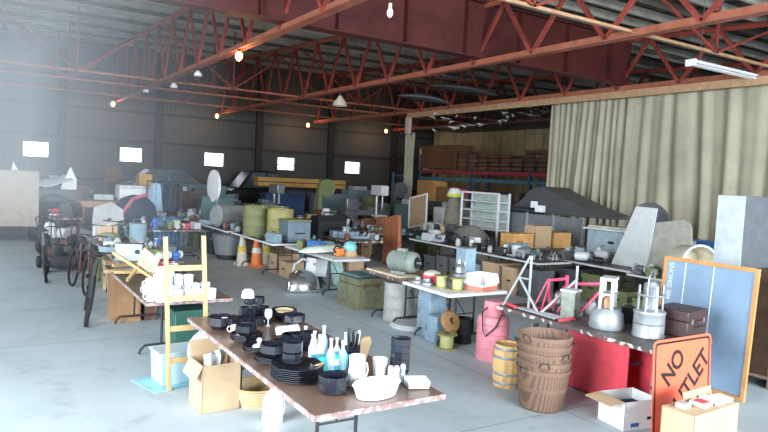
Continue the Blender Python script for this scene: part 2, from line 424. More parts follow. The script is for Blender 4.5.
put(oct_bowl(.085, .07), 'serving_bowl', black, 'octagonal black soup bowl set on the second plate stack', 'bowl', (q2.x+.01, q2.y, q2.z-.012), .1, B, sharp=.3)
q3 = plates(259, 352, 4, .115, 'the stack topped by a white figurine')
t = thing('figurine', 'small white glazed figurine standing on a stack of black plates', 'figurine', (q3.x, q3.y, q3.z-.015), .4)
MB().lathe([(0, 0), (.05, 0), (.045, .012), (0, .014)], 16, None, 0, 1.3, .8).build('base', white, t)
MB().lathe([(.0, .012), (.02, .014), (.014, .03), (.024, .05), (.012, .066), (0, .07)], 12).build('body', white, t)
q4 = plates(246, 341, 5, .115, 'the stack beside the two pale mugs')
put(oct_bowl(.075, .06), 'serving_bowl', black, 'octagonal black bowl on the plates beside the pale mugs', 'bowl', (q4.x, q4.y, q4.z-.012), .3, B, sharp=.3)
for px, py, l in ((234, 334, 'pale beige mug left of the black plate stack'), (240, 338, 'pale beige mug in front of the black plate stack')):
    p = at(px, py, TZ); t = thing('mug', l, 'mug', p, 0, 'beige mugs among the black dishes')
    MB().lathe([(0, 0), (.03, 0), (.033, .08), (.029, .08), (.027, .006), (0, .006)], 16).build('cup_body', cream, t); handle(None, .032, .08, cream, t, 2.4)
# heap of cups and creamers at the back
heap = [(240,324,0),(249,324,0),(258,325,0),(267,323,0),(244,318,0),(255,318,0),(265,317,0),(245,322,.075),(254,322,.075),(263,321,.075),(249,319,.15),(258,319,.15)]
for i, (px, py, dz) in enumerate(heap):
    p = at(px, py, TZ); t = thing('teacup', 'black cup in the %s of the cup heap behind the plates' % ('bottom layer', 'middle layer', 'top layer')[int(dz/.07+.1)], 'cup', (p.x, p.y, TZ+dz), random.uniform(0, 6), 'black cups in the heap')
    oct_cup(.046, .06).build('cup_body', black, t, sharp=.3); handle(None, .054, .072, black, t)
p = at(247, 320, TZ); put(MB().lathe([(0, .085), (.035, .083), (.055, .06), (.064, 0), (.06, 0), (.05, .055), (0, .077)], 18), 'bowl', white, 'white bowl turned upside down on the black cup heap', 'bowl', (p.x, p.y, TZ+.224))
p = at(268, 326, TZ); t = thing('goblet', 'clear stemmed glass goblet at the back of the black cups', 'glass', p)
MB().lathe([(0, 0), (.03, .002), (.006, .01), (.005, .06), (.034, .09), (.038, .13), (.03, .16), (.028, .158), (.034, .12), (.0, .075)], 16).build('glass_body', frost, t)
for i, (px, py, r) in enumerate(((284, 318, .10), (293, 324, .09))):
    dish('bowl', px, py, r, .075, ('large black octagonal bowl behind the white packet', 'smaller black octagonal bowl beside the white packet')[i], B)
p = at(284, 319, TZ); t = thing('basket_tray', 'shallow wicker tray lying across the black bowls at the back', 'tray', (p.x, p.y, TZ+.078), .2)
MB().lathe([(0, 0), (.085, 0), (.095, .02), (.09, .02), (.08, .006), (0, .006)], 20).build('woven_tray', wick, t)
p = at(288, 334, TZ+.05); t = thing('paper_packet', 'long white paper packet propped over the black bowls', 'packet', (p.x, p.y, TZ+.06), 0, None, (R(6), R(-8), R(-20)))
MB().box((0, 0, .03), (.21, .12, .045)).build('wrapper', mat('speckled white paper', (.66,.65,.66), .8, var=.2, scale=60), t, bevel=.012)
for i, (px, py, r, h) in enumerate(((283, 352, .07, .075), (300, 347, .065, .10), (292, 344, .07, .07), (309, 350, .05, .13))):
    dish('bowl' if i in (0, 2) else 'cup', px, py, r, h, ('black octagonal bowl left of the tall black tumblers', 'broad black tumbler behind the largest plate stack', 'black bowl behind the broad tumbler', 'tall black tumbler beside the glass bottles')[i], B)
dish('cup', 333, 392, .083, .098, 'single wide octagonal black cup near the white oval dish', B, rz=.1)
t_ = at(399, 379, TZ)
for i in range(5):
    put(octo([(0, 0), (.05, 0), (.060, .05), (.074, .058), (.074, .105), (.066, .105), (.056, .05), (.045, .008), (0, .008)]), 'tumbler', black, '%s black octagonal tumbler of the tall nested column' % ('bottom', 'second', 'third', 'fourth', 'topmost')[i], 'cup', (t_.x, t_.y, TZ+i*.050), 0, 'tall nested column of black tumblers', sharp=.3)
# ---- bottles and the pale things beside them
p = at(330, 371, TZ); t = thing('carton', 'cyan cardboard carton standing behind the glass bottles', 'box', (p.x+.02, p.y+.05, TZ), .05)
MB().box((0, 0, .055), (.27, .10, .11)).build('carton_body', cyan, t, bevel=.003); MB().box((0, -.052, .06), (.10, .002, .05)).build('label_panel', white, t)
def bottle(px, py, r, h, l, m=clear, neck=.35):
    p = at(px, py, TZ); t = thing('bottle', l, 'bottle', p, 0, 'clear bottles on the front table')
    r *= 1.2; h *= 1.2
    MB().lathe([(0, 0), (r*.95, 0), (r, .01), (r, h*.55), (r*.8, h*.66), (r*neck, h*.78), (r*neck, h), (0, h)], 14).build('glass_body', m, t)
    MB().cyl((0,0,h), (0,0,h+.016), r*neck*1.15, n=10).build('cap', white, t)
for i, a in enumerate(((312, 362, .028, .17), (319, 366, .03, .19), (323, 357, .028, .20), (330, 372, .028, .20), (336, 364, .026, .16), (342, 369, .028, .17), (314, 353, .03, .14), (305, 346, .03, .13))):
    bottle(*a, ('clear bottle at the left of the cyan carton', 'tall clear bottle before the cyan carton', 'tall bluish bottle at the back beside the cups', 'tallest clear bottle in front of the black cup', 'short clear bottle at the right of the cyan carton', 'clear bottle beside the white pitcher', 'squat clear bottle next to the tall tumbler', 'squat clear bottle behind the broad tumbler')[i], clearb if i % 3 == 2 else clear)
p = at(354, 366, TZ); t = thing('utensil_jar', 'dark jar full of black knives and utensils behind the pitcher', 'utensil holder', (p.x, p.y+.05, TZ), .2)
MB().lathe([(0, 0), (.065, 0), (.068, .16), (.06, .16), (.055, .008), (0, .008)], 8).build('jar_body', black, t, sharp=.3)
for i in range(9):
    a = i*.7; x, y = .034*math.cos(a), .034*math.sin(a); MB().bar((x, y, .02), (x*1.6, y*1.6, .24+.014*(i % 3)), .018, .02).build('knife_handle', black if i % 4 else white, t, bevel=.003)
p = at(366, 362, TZ); t = thing('paper_bag', 'small folded brown paper bag leaning behind the utensil jar', 'bag', (p.x-.02, p.y+.06, TZ), -.5, None, (R(8), R(12), -.3))
MB().box((0, 0, .09), (.085, .025, .17)).build('bag_body', card, t); MB().prism([(-.042, .17), (.042, .17), (.02, .21), (-.02, .2)], -.01, .01).build('folded_top', card, t)
p = at(356, 385, TZ); t = thing('pitcher', 'white pitcher with a blue printed label', 'pitcher', p, 0)
MB().lathe([(0, 0), (.06, 0), (.064, .06), (.054, .14), (.056, .21), (.051, .21), (.048, .14), (.056, .06), (0, .008)], 18).build('pitcher_body', white, t); handle(None, .056, .19, white, t, 0)
MB().grid(lambda u, v: (.0655*math.cos(-1.9+.9*u), .0655*math.sin(-1.9+.9*u), .02+.045*v), 8, 1).build('label', lblue, t, solid=.001)
p = at(379, 380, TZ); put(MB().lathe([(0, 0), (.038, 0), (.055, .16), (.051, .16), (.036, .008), (0, .008)], 16), 'plastic_cup', white, 'tall white plastic cup behind the oval dish', 'cup', p)
p = at(366, 378, TZ); put(MB().lathe([(0, 0), (.03, 0), (.03, .09), (.02, .11), (.02, .125), (0, .125)], 14), 'jar', clear, 'clear glass jar between the pitcher and the tall white cup', 'jar', (p.x+.01, p.y+.07, TZ))
for i, (px, py) in enumerate(((390, 384), (396, 384), (402, 382))):
    p = at(px, py, TZ); t = thing('salt_shaker', '%s of three glass shakers with white tops beside the black tumblers' % ('leftmost', 'middle', 'rightmost')[i], 'shaker', p, 0, 'three glass shakers')
    MB().lathe([(0, 0), (.022, 0), (.020, .10), (0, .10)], 10).build('glass_body', frost, t); MB().lathe([(.0205, .10), (.015, .13), (0, .135)], 10).build('cap', white, t)
p = at(381, 398, TZ); t = thing('oval_dish', 'white oval baking dish at the front edge of the table', 'dish', (p.x, p.y+.06, TZ), .12)
MB().lathe([(0, 0), (.15, 0), (.178, .07), (.188, .085), (.183, .092), (.168, .075), (.14, .012), (0, .012)], 28, None, 0, 1.0, .6).build('dish_body', white, t)
p = at(420, 388, TZ); t = thing('lidded_box', 'white lidded foam box at the table corner beside the tumblers', 'box', (p.x, p.y+.04, TZ), -.35)
MB().box((0, 0, .018), (.15, .12, .036), None, 1.06).build('box_body', grey_l, t, bevel=.004); MB().box((0, 0, .048), (.165, .135, .024), None, .92).build('lid', white, t, bevel=.005)
# ---- under and beside the front table
t = thing('wooden_ladder', 'yellow wooden ladder standing against the end of the front table', 'ladder', (1.72, 6.36, 0), 0)
for i, (a, b) in enumerate((((-.135, 0, 0), (-.215, 0, 1.53)), ((.245, 0, 0), (.155, 0, 1.54)))):
    MB().bar(a, b, .045, .038).build('rail', pine, t, bevel=.004)
for z in (.30, .62, .92, 1.22):
    MB().bar((-.15-.05*z/1.5, 0, z), (.235-.05*z/1.5, 0, z), .03, .055).build('rung', pine, t, bevel=.004)
def carton(label, x, y, w, d, h, m=card, rz=0, z=0, open_=True, flaps=(1,1,1,1), group=None, name='cardboard_box', fa=(.5,.5,.5,.5), cat='box'):
    t = thing(name, label, cat, (x, y, z), rz, group); b = MB(); th = .006
    b.box((0, 0, th/2), (w, d, th))
    for s in (-1, 1): b.box((s*(w/2-th/2), 0, h/2), (th, d, h)); b.box((0, s*(d/2-th/2), h/2), (w, th, h))
    b.build('box_body', m, t)
    if not open_:
        MB().box((-w/4-.001, 0, h+.003), (w/2-.004, d, .005)).build('flap', m, t); MB().box((w/4+.001, 0, h+.003), (w/2-.004, d, .005)).build('flap', m, t)
        MB().box((0, 0, h+.007), (.05, d+.004, .002)).build('tape', mat('parcel tape', (.55,.42,.24), .3), t)
    else:
        for i, on in enumerate(flaps):
            if not on: continue
            a = fa[i]
            if i < 2:
                s = (-1, 1)[i]; L = w*.42; MB().box((s*L/2*math.cos(a), 0, L/2*math.sin(a)), (L, d-.01, th), (0, -s*a, 0)).build('flap', m, t, (s*w/2, 0, h))
            else:
                s = (-1, 1)[i-2]; L = min(w, d)*.42; MB().box((0, s*L/2*math.cos(a), L/2*math.sin(a)), (w-.01, L, th), (s*a, 0, 0)).build('flap', m, t, (0, s*d/2, h))
    return t
p = at(203, 408, 0)
carton('open brown cardboard box full of odds and ends beside the ladder foot', 1.86, 5.80, .36, .36, .44, rz=.05, flaps=(1, 0, 0, 1), fa=(-1.1, 0, 0, 1.2))
for i, (dx, dy, dz, m, l) in enumerate(((-.06, -.05, .0, white, 'crumpled white wrapper sticking out of the open cardboard box'), (.06, .08, .0, seafoam, 'pale green packet sticking out of the open cardboard box'))):
    t = thing('wrapper', l, 'wrapper', (1.86+dx, 5.80+dy, .03), .6*i)
    MB().grid(lambda u, v: ((u-.5)*.15+.02*math.sin(9*v), .03*math.sin(7*u+3*v), v*.50-.05*abs(u-.5)), 8, 10).build('crumpled_sheet', m, t, solid=.004)
t = thing('plastic_dome', 'round clear plastic dome standing behind the cardboard box', 'cover', (1.90, 6.10, .44), 0, None, (R(70), 0, R(-20)))
MB().lathe([(0, .09), (.10, .08), (.17, .045), (.20, 0), (.195, 0), (.165, .04), (.10, .07), (0, .082)], 26).build('dome', frost, t); MB().lathe([(.20, -.01), (.215, -.01), (.215, .012), (.20, .012), (.20, -.01)], 26).build('rim', frost, t)
put(MB().box((0, 0, .15), (.26, .2, .30)), 'carton', card_d, 'small dark carton supporting the clear plastic dome', 'box', (1.94, 6.17, 0), .1)
p = at(185, 392, 0)
t = thing('storage_tub', 'pale clear plastic storage tub behind the ladder', 'tub', (1.70, 6.66, .005), .1)
MB().box((0, 0, .16), (.36, .30, .32), None, 1.08).build('tub_body', clearb, t, bevel=.01); MB().box((0, 0, .33), (.42, .36, .02)).build('lid', frost, t, bevel=.006)
put(MB().box((0, 0, .002), (.5, .5, .004)), 'tray', lblue, 'flat light blue plastic tray on the floor beside the tub', 'tray', (1.62, 6.64, 0), .25)
def wicker(label, x, y, r, h):
    t = thing('wicker_basket', label, 'basket', (x, y, 0))
    MB().lathe([(0, 0), (r*.85, 0), (r, h*.6), (r*1.02, h), (r*.97, h), (r*.95, h*.6), (r*.8, .012), (0, .012)], 28).build('woven_body', wick, t)
    MB().tube([(r*1.02*math.cos(a*PI/14), r*1.02*math.sin(a*PI/14), h) for a in range(28)], .012, 6, True).build('rim', pine, t)
    MB().tube([(r*math.cos(PI*a/12), 0, h+.22*math.sin(PI*a/12)) for a in range(13)], .009).build('handle', rust, t)
    return t
wicker('round wicker basket with a handle on the floor under the front table', 2.24, 5.72, .22, .17)
t = thing('jug', 'white plastic jug on the floor under the front table', 'jug', (2.2, 5.2, 0), .2)
MB().lathe([(0, 0), (.085, 0), (.09, .02), (.09, .2), (.06, .26), (.028, .29), (.028, .32), (0, .32)], 16).build('jug_body', white, t); handle(None, .07, .26, white, t, -.4); MB().cyl((0,0,.32), (0,0,.34), .03, n=12).build('cap', red, t)
t = thing('glass_vase', 'clear glass vase on the floor below the near table corner', 'vase', (2.0, 4.75, 0))
MB().lathe([(0, 0), (.07, 0), (.08, .06), (.06, .15), (.085, .24), (.08, .24), (.055, .15), (.07, .06), (0, .01)], 16).build('glass_body', frost, t)
# ---- mug table
M_ = 'white mugs on the second table'
def mug(px, py, z, label, r=.056, h=.118, prnt=None):
    p = at(px, py, TZ); t = thing('mug', label, 'mug', (p.x, p.y, TZ+z), random.uniform(0, 6.2), M_)
    MB().lathe([(0, 0), (r*.85, 0), (r*.92, .01), (r, h), (r-.005, h), (r*.84, .008), (0, .008)], 16).build('cup_body', white, t); handle(None, r, h, white, t)
    if prnt: MB().grid(lambda u, v: ((r+.001)*math.cos(3.6+.7*u), (r+.001)*math.sin(3.6+.7*u), .03+.035*v), 4, 1).build('printed_emblem', prnt, t, (0,0,0), (0,0,1.0-t.rotation_euler.z), solid=.001)
rowf = [(151, 301), (160, 302), (169, 302), (178, 301), (189, 300), (199, 300), (211, 299)]
rowb = [(147, 294), (157, 295), (166, 295), (176, 295), (186, 294), (195, 293), (205, 292)]
for i, (px, py) in enumerate(rowf):
    mug(px, py, 0, '%s white mug in the front row of the mug table' % ('first', 'second', 'third', 'fourth', 'fifth, red printed,', 'sixth, green printed,', 'last')[i], prnt=(None, None, None, None, red, olive, None)[i])
for i, (px, py) in enumerate(rowb): mug(px, py, 0, '%s white mug in the rear row of the mug table' % ('first', 'second', 'third', 'fourth', 'fifth', 'sixth', 'last')[i])
for i, (px, py) in enumerate([(150, 300), (158, 301), (167, 300), (158, 294), (168, 294), (178, 295), (188, 295)]): mug(px, py, .119, '%s white mug stacked on top of the other mugs' % ('first', 'second', 'third', 'fourth', 'fifth', 'sixth', 'last')[i], .055)
for i, (px, py) in enumerate([(160, 299), (169, 297)]): mug(px, py, .238, '%s of two white mugs at the peak of the mug stack' % ('left', 'right')[i], .054)
# wooden stool, sticks and panels on the same table
p = at(146, 282, TZ); t = thing('folding_stool', 'folded wooden camp stool with a cream canvas seat lying behind the mugs', 'stool', (p.x-.02, p.y+.1, TZ), 0)
MB().bar((-.32, .25, .34), (.12, -.05, .03), .035, .035).build('leg', pine, t); MB().bar((-.20, -.08, .02), (.10, .26, .30), .035, .035).build('leg', pine, t)
MB().bar((-.28, .32, .30), (.18, .05, .03), .035, .035).build('leg', pine, t); MB().box((.1, .15, .22), (.28, .012, .26), (R(-25), R(38), .3)).build('canvas_seat', cream, t)
for i, (px, py, ln, a) in enumerate(((116, 272, .5, .1), (124, 276, .45, -.2), (122, 270, .5, .35))):
    p = at(px, py, TZ); put(MB().bar((-ln/2, 0, .02), (ln/2, 0, .02), .05, .035), 'wooden_stick', pine, '%s loose pine slat at the far end of the mug table' % ('front', 'middle', 'rear')[i], 'slat', (p.x+.1, p.y, TZ+.03*i), a, 'loose pine slats')
t = thing('veneer_desk', 'brown wood veneer cabinet under the far end of the mug table', 'cabinet', (1.74, 9.68, 0))
MB().box((0, 0, .345), (.38, .44, .69)).build('cabinet_body', oak, t, bevel=.004)
MB().box((0, -.226, .36), (.34, .012, .60)).build('door', oak, t, bevel=.004); MB().cyl((.12, -.232, .40), (.12, -.25, .40), .012, n=8).build('knob', dark, t)
put(MB().box((0, 0, .32), (.16, .40, .64)), 'board', walnut, 'dark brown veneer block standing right of the cabinet under the mugs', 'board', (2.06, 9.66, 0), 0)
t = thing('waste_bin', 'dark green plastic bin under the mug table', 'bin', (2.05, 7.5, 0)); MB().box((0, 0, .28), (.34, .34, .55), None, 1.12).build('bin_body', mat('dark green plastic', (.02,.09,.07), .5), t, bevel=.015); MB().box((0, 0, .565), (.40, .40, .03)).build('rim', mat('dark green plastic', (.02,.09,.07), .5), t)
# ------------------------------------------------------------------ right-hand table row: lantern table
table('dark folding table holding the two galvanised heaters and the pink frames', 5.27, 6.25, 3.63, 5.76, top=lam_d)
def heater(label, x, y, z, r, hb, ht, m, spout=True):
    t = thing('heater', label, 'heater', (x, y, z), .3)
    MB().lathe([(0, 0), (r*1.05, 0), (r*1.05, .015), (r, .03), (r, hb-.03), (r*1.04, hb-.02), (r*1.02, hb), (r*.8, hb+.015), (0, hb+.02)], 24).build('fuel_tank', m, t)
    MB().lathe([(r*1.01, hb*.5), (r*1.04, hb*.52), (r*1.01, hb*.54)], 24).build('hoop', steel, t)
    for i in range(4):
        a = PI/4 + i*PI/2; x0, y0 = r*.85*math.cos(a), r*.85*math.sin(a)
        MB().bar((x0, y0, hb), (x0*.95, y0*.95, ht), .028, .012).build('cage_post', m, t)
    MB().tube([(r*.84*math.cos(k*PI/10), r*.84*math.sin(k*PI/10), hb+(ht-hb)*.62) for k in range(20)], .011, 6, True).build('cage_ring', m, t)
    MB().lathe([(r*.45, hb+.01), (r*.42, ht-.06), (r*.5, ht-.02), (r*.3, ht+.03), (0, ht+.05)], 18).build('chimney', m, t)
    MB().tube([(-r*.9, 0, hb*.9), (-r*.5, 0, ht+.09), (0, 0, ht+.15), (r*.5, 0, ht+.09), (r*.9, 0, hb*.9)], .007).build('bail_handle', steel, t)
    if spout: MB().tube([(r*.98, 0, hb*.3), (r*1.5, .02, hb*.45), (r*1.7, .02, hb*.9), (r*1.25, 0, hb*1.3)], .009).build('hose', dark, t)
    return t
heater('bright galvanised round heater with a cage top beside the dark leather case', 5.72, 4.00, TZ, .15, .26, .52, galv)
t = thing('heater', 'squat pale grey heater with an open square frame top beside the grey tin', 'heater', (5.60, 4.42, TZ), .5)
MB().lathe([(0, 0), (.17, 0), (.18, .03), (.165, .16), (.12, .215), (0, .22)], 22).build('fuel_tank', galv, t)
for a, b in (((-.1,-.06,.2), (-.07,-.05,.52)), ((.1,-.06,.2), (.13,-.05,.52)), ((-.1,.06,.2), (-.07,.06,.52)), ((.1,.06,.2), (.13,.06,.52))): MB().bar(a, b, .03, .012).build('frame_post', grey_l, t)
b = MB(); b.box((.03, 0, .52), (.24, .15, .03)); b.box((.03, 0, .36), (.24, .15, .02)); b.build('frame_shelf', grey_l, t)
MB().lathe([(0, .215), (.06, .215), (.06, .30), (.03, .33), (0, .33)], 16).build('burner', tan_st, t)
for k in range(3): MB().cyl((.16*math.cos(k*1.1-2.4), .16*math.sin(k*1.1-2.4), .0), (.14*math.cos(k*1.1-2.4), .14*math.sin(k*1.1-2.4), .09), .012, n=8).build('knob', steel, t)
t = thing('leather_case', 'dark brown leather case with metal corners against the slate board', 'case', (6.20, 3.98, TZ), .15)
MB().box((0, 0, .08), (.46, .38, .16)).build('case_body', leath, t, bevel=.012); MB().box((0, 0, .215), (.46, .38, .105)).build('lid', leath, t, bevel=.012)
MB().tube([(-.08, -.195, .10), (-.07, -.23, .11), (.07, -.23, .11), (.08, -.195, .10)], .009).build('handle', dark, t)
for s in (-1, 1): MB().box((s*.13, -.193, .16), (.03, .01, .05)).build('latch', steel, t)
t = thing('square_tin', 'grey green square tin with a white rim next to the pink frames', 'tin', (5.60, 4.92, TZ), .35)
MB().box((0, 0, .15), (.16, .16, .30)).build('tin_body', mat('old green tin', (.22,.25,.20), .5, .3, .3, 12), t, bevel=.008); MB().box((0, 0, .31), (.18, .18, .025)).build('rim', grey_l, t); MB().box((0, 0, .01), (.20, .20, .02)).build('foot', steel, t)
# pink bicycle frames and the grey tube stand
def tubes(name, parent, segs, r, m):
    for a, b in segs: MB().tube([a, b], r, 8).build(name, m, parent)
for i, (x, y, rz, l) in enumerate(((5.72, 5.30, .1, 'pinkish red bicycle frame standing nearest the grey tube stand'), (5.85, 4.98, -.25, 'pinkish red bicycle frame standing behind the square tin'))):
    t = thing('bicycle_frameset', l, 'bicycle frame', (x, y, TZ), rz)
    A, Bq, C_, D = (-.26, 0, .02), (-.02, 0, .02), (-.10, 0, .36), (.26, 0, .36)
    for n_, a, b in (('seat_tube', Bq, C_), ('top_tube', C_, D), ('down_tube', Bq, (.27, 0, .30))): MB().tube([a, b], .019, 8).build(n_, pred, t)
    for s in (-1, 1):
        MB().tube([(-.27, s*.06, .03), (-.03, s*.02, .03)], .011).build('chain_stay', pred, t); MB().tube([(-.27, s*.06, .03), (-.10, s*.02, .34)], .010).build('seat_stay', pred, t)
        MB().tube([(.25, s*.05, .26), (.33, s*.05, .02)], .012).build('fork_blade', pred, t)
    MB().cyl((.265, 0, .25), (.255, 0, .40), .022).build('head_tube', pred, t); MB().cyl((-.02, -.04, .02), (-.02, .04, .02), .026).build('bottom_bracket', steel, t)
t = thing('tube_stand', 'grey metal tube stand of two crossed A legs at the pink frames', 'stand', (5.42, 5.30, TZ), 0)
for a, b in (((-.06, .44, .0), (.02, .10, .66)), ((.02, .10, .0), (.02, .10, .66)), ((.0, .26, .36), (-.02, -.10, .0)), ((-.02, -.12, .0), (.28, -.36, .42)), ((.28, -.36, .0), (.28, -.36, .58))): MB().tube([a, b], .015, 8).build('leg_tube', mat('dull grey tube', (.33,.36,.37), .5), t)
MB().tube([(.0, .26, .36), (.02, .10, .36)], .012).build('cross_tube', mat('dull grey tube', (.33,.36,.37), .5), t)
MB().cyl((.02, .10, .64), (.02, .10, .69), .022).build('end_cap', dark, t)
for i in range(4):
    put(MB().tube([(-.012, -.30, .015+.0), (.012, .30, .015)], .013, 8), 'aluminium_rod', alum, '%s of four pale rods laid along the edge of the heater table' % ('outermost', 'second', 'third', 'innermost')[i], 'rod', (5.34+i*.035, 5.18, TZ), .05*i, 'pale rods on the heater table')
put(MB().tube([(-.16, 0, .02), (.1, 0, .02), (.16, .06, .02)], .018, 8), 'red_grip', red, 'red grip lying at the near end of the pale rods', 'handle', (5.45, 4.80, TZ), .1)
put(MB().tube([(-.10, 0, .02), (.1, 0, .02)], .02, 8), 'red_grip', red, 'red grip lying at the far end of the pale rods', 'handle', (5.36, 5.60, TZ), 1.3)
t = thing('motor', 'grey round motor lying behind the pink bicycle frames', 'motor', (5.95, 5.25, TZ), .6)
MB().lathe([(0, -.12), (.08, -.12), (.1, -.08), (.1, .08), (.08, .12), (0, .12)], 18, Matrix.Translation((0, 0, .1)) @ Matrix.Rotation(PI/2, 4, 'Y')).build('motor_body', steel, t); MB().box((0, 0, .01), (.16, .14, .02)).build('foot', dark, t)
# red cabinet, banker box, barrel, baskets, pink tank under/around
t = thing('metal_cabinet', 'bright red open metal cabinet under the heater table', 'cabinet', (5.72, 4.46, 0), 0)
b = MB(); b.box((-.19, 0, .33), (.012, .80, .62)); b.box((.19, 0, .33), (.012, .80, .62)); b.box((0, .40, .33), (.38, .012, .62)); b.box((0, 0, .64), (.392, .812, .012)); b.box((0, 0, .02), (.392, .812, .012)); b.box((0, -.02, .33), (.37, .012, .60)); b.build('cabinet_body', red, t)
t = carton('white cardboard file box with a folded back brown flap beside the orange sign', 5.22, 3.80, .42, .34, .27, whitep, -.15, flaps=(1, 0, 0, 0), fa=(-.12, 0, 0, 0))
for c in t.children:
    if c.name.startswith('flap'): c.data.materials[0] = card
MB().box((-.08, -.1715, .05), (.10, .002, .035)).build('blue_mark', blue, t); 
def text(body, size, m, parent, loc, rot, name='lettering', ext=.001, off=0.0, align='CENTER', sx=1.0):
    c = bpy.data.curves.new(name, 'FONT'); c.body = body; c.size = size; c.extrude = ext; c.offset = off; c.align_x = align; c.align_y = 'CENTER'
    tmp = bpy.data.objects.new(name, c); COL.objects.link(tmp); dg = bpy.context.evaluated_depsgraph_get(); me = bpy.data.meshes.new_from_object(tmp.evaluated_get(dg)); me.name = name; me.materials.clear(); me.materials.append(m); bpy.data.objects.remove(tmp); o = bpy.data.objects.new(name, me); COL.objects.link(o); o.parent = parent; o.location = loc; o.rotation_euler = rot; o.scale = (sx, 1, 1); return o
MB().box((.10, -.1715, .10), (.07, .002, .028)).build('printed_mark', ink, t)
put(MB().box((0, 0, .09), (.34, .26, .16)), 'binder', navy, 'dark navy binder block inside the white file box', 'binder', (5.22, 3.80, .008), -.15)
t = thing('barrel', 'small yellow wooden keg with metal hoops beside the baskets', 'barrel', (4.92, 5.14, 0))
def kr(z): return .15 + .02*math.sin(PI*z/.46)
MB().lathe([(0, .0), (.15, 0)] + [(kr(z*.046), z*.046) for z in range(1, 10)] + [(.15, .46), (.138, .46), (.138, .44), (0, .44)], 26).build('staves', band_mat('keg staves', (.55,.33,.12), (.68,.44,.20), 'X', 5, .45), t)
for z in (.05, .15, .33, .42): MB().lathe([(kr(z)+.004, z-.014), (kr(z)+.007, z), (kr(z)+.004, z+.014)], 26).build('hoop', galv, t)
bx, by = 4.76, 4.47
def bushel(i, z, label):
    t = thing('bushel_basket', label, 'basket', (bx, by, z), i*.8, 'nested bushel baskets beside the keg')
    MB().lathe([(0, .004), (.20, .004), (.215, .02), (.262, .40), (.254, .40), (.207, .02), (0, .012)], 32).build('splint_body', splint, t)
    for zz, r in ((.40, .268), (.22, .243)) if i == 0 else ((.40, .268),): MB().lathe([(r-.012, zz-.02), (r, zz-.02), (r, zz+.018), (r-.012, zz+.018), (r-.012, zz-.02)], 32).build('hoop', splint_h, t)
    for s in (-1, 1): MB().tube([(s*.265, -.05, .38), (s*.29, -.03, .43), (s*.29, .03, .43), (s*.265, .05, .38)], .005).build('wire_handle', dark, t)
for i in range(5): bushel(i, i*.082, ('bottom bushel basket of the nested stack beside the keg', 'second bushel basket from the floor in the nested stack', 'middle bushel basket of the nested stack', 'fourth bushel basket of the nested stack, just under the top', 'topmost open bushel basket of the nested stack beside the keg')[i])
t = thing('gas_tank', 'faded pink tank with a smaller drum on top and a black hose', 'tank', (5.47, 6.02, 0))
MB().lathe([(0, 0), (.19, 0), (.20, .03), (.20, .50), (.185, .54), (.15, .56), (0, .56)], 24).build('tank_body', pink, t)
MB().lathe([(.12, .56), (.125, .60), (.125, .72), (.115, .735), (0, .735)], 22).build('upper_drum', pink, t)
for z in (.16, .34, .46): MB().lathe([(.200, z-.012), (.208, z), (.200, z+.012)], 24).build('hoop', pink, t)
MB().tube([(-.13, -.02, .66), (-.24, -.06, .62), (-.25, -.10, .4), (-.21, -.1, .32), (-.12, -.19, .45), (-.05, -.2, .6)], .009).build('hose', rubber, t)
t = thing('gas_tank', 'smaller pink red tank standing under the heater table behind the baskets', 'tank', (5.62, 5.45, 0))
MB().lathe([(0, 0), (.13, 0), (.135, .03), (.135, .36), (.10, .45), (.04, .48), (.04, .52), (0, .52)], 20).build('tank_body', pink, t); MB().cyl((-.05, 0, .54), (.05, 0, .54), .018).build('valve', steel, t)
# ---- orange sign
t = thing('road_sign', 'orange NO OUTLET road sign leaning against the table end', 'sign', (5.50, 3.43, .0), 0, None, (R(-3), 0, 0))
sg = .44
def rr(w, r, n=6):
    P = []
    for cx2, cy2, a0 in ((w-r, w-r, 0), (-w+r, w-r, 90), (-w+r, -w+r, 180), (w-r, -w+r, 270)):
        P += [(cx2 + r*math.cos(R(a0+90*k/n)), cy2 + r*math.sin(R(a0+90*k/n))) for k in range(n+1)]
    return P
MB().prism([(x, z+sg) for x, z in rr(sg, .05)], -.003, .003).build('sign_panel', signo, t)
o1, i1 = rr(sg-.022, .04), rr(sg-.042, .03); n = len(o1)
b = MB(); b.add([(x, -.0038, z+sg) for x, z in o1] + [(x, -.0038, z+sg) for x, z in i1], [(i, (i+1) % n, n+(i+1) % n, n+i) for i in range(n)]); b.build('border', ink, t, solid=.001)
def signtext(body, dist, size, shift=0):
    ca = math.cos(PI/4); a = PI/4
    x, z = -dist*ca + shift*ca, dist*ca + shift*ca
    return text(body, size, ink, t, (x, -.0045, z+sg), (PI/2, -a, 0), ext=.0008, off=.006, sx=.90)
signtext('NO', .225, .245, .02); signtext('OUTLET', -.085, .245, .03)
for s in ((-.30, .30), (.30, -.30)): MB().cyl((s[0], -.006, s[1]+sg), (s[0], 0, s[1]+sg), .012, n=8).build('bolt', steel, t)
t = carton('brown cardboard box in front of the road sign with small packets on top', 5.10, 3.02,   .70, .28, .45, card, .06, open_=False)
for c in list(t.children):
    if c.name.startswith('tape'): bpy.data.objects.remove(c)
MB().box((.12, .10, .49), (.44, .006, .09), (R(-12), 0, 0)).build('flap', card, t)
for i, (dx, dy, m, w, d, l) in enumerate(((-.22, .02, mat('grey print', (.45,.43,.42), .6, var=.3, scale=40), .11, .08, 'grey white packet at the left on the box before the sign'), (-.04, -.02, red, .13, .13, 'red fronted packet on the box before the sign'), (.13, -.01, whitep, .11, .16, 'long white packet in the middle on the box before the sign'), (.26, -.02, whitep, .12, .13, 'white square packet at the right on the box before the sign'))):
    t = thing('packet', l, 'packet', (5.10+dx, 3.02+dy, .456), .15-.1*i, 'small packets on the box before the sign'); MB().box((0, 0, .02), (w, d, .035)).build('packet_body', whitep, t, bevel=.003); MB().box((0, 0, .0385), (w*.8, d*.75, .002)).build('printed_front', m, t)
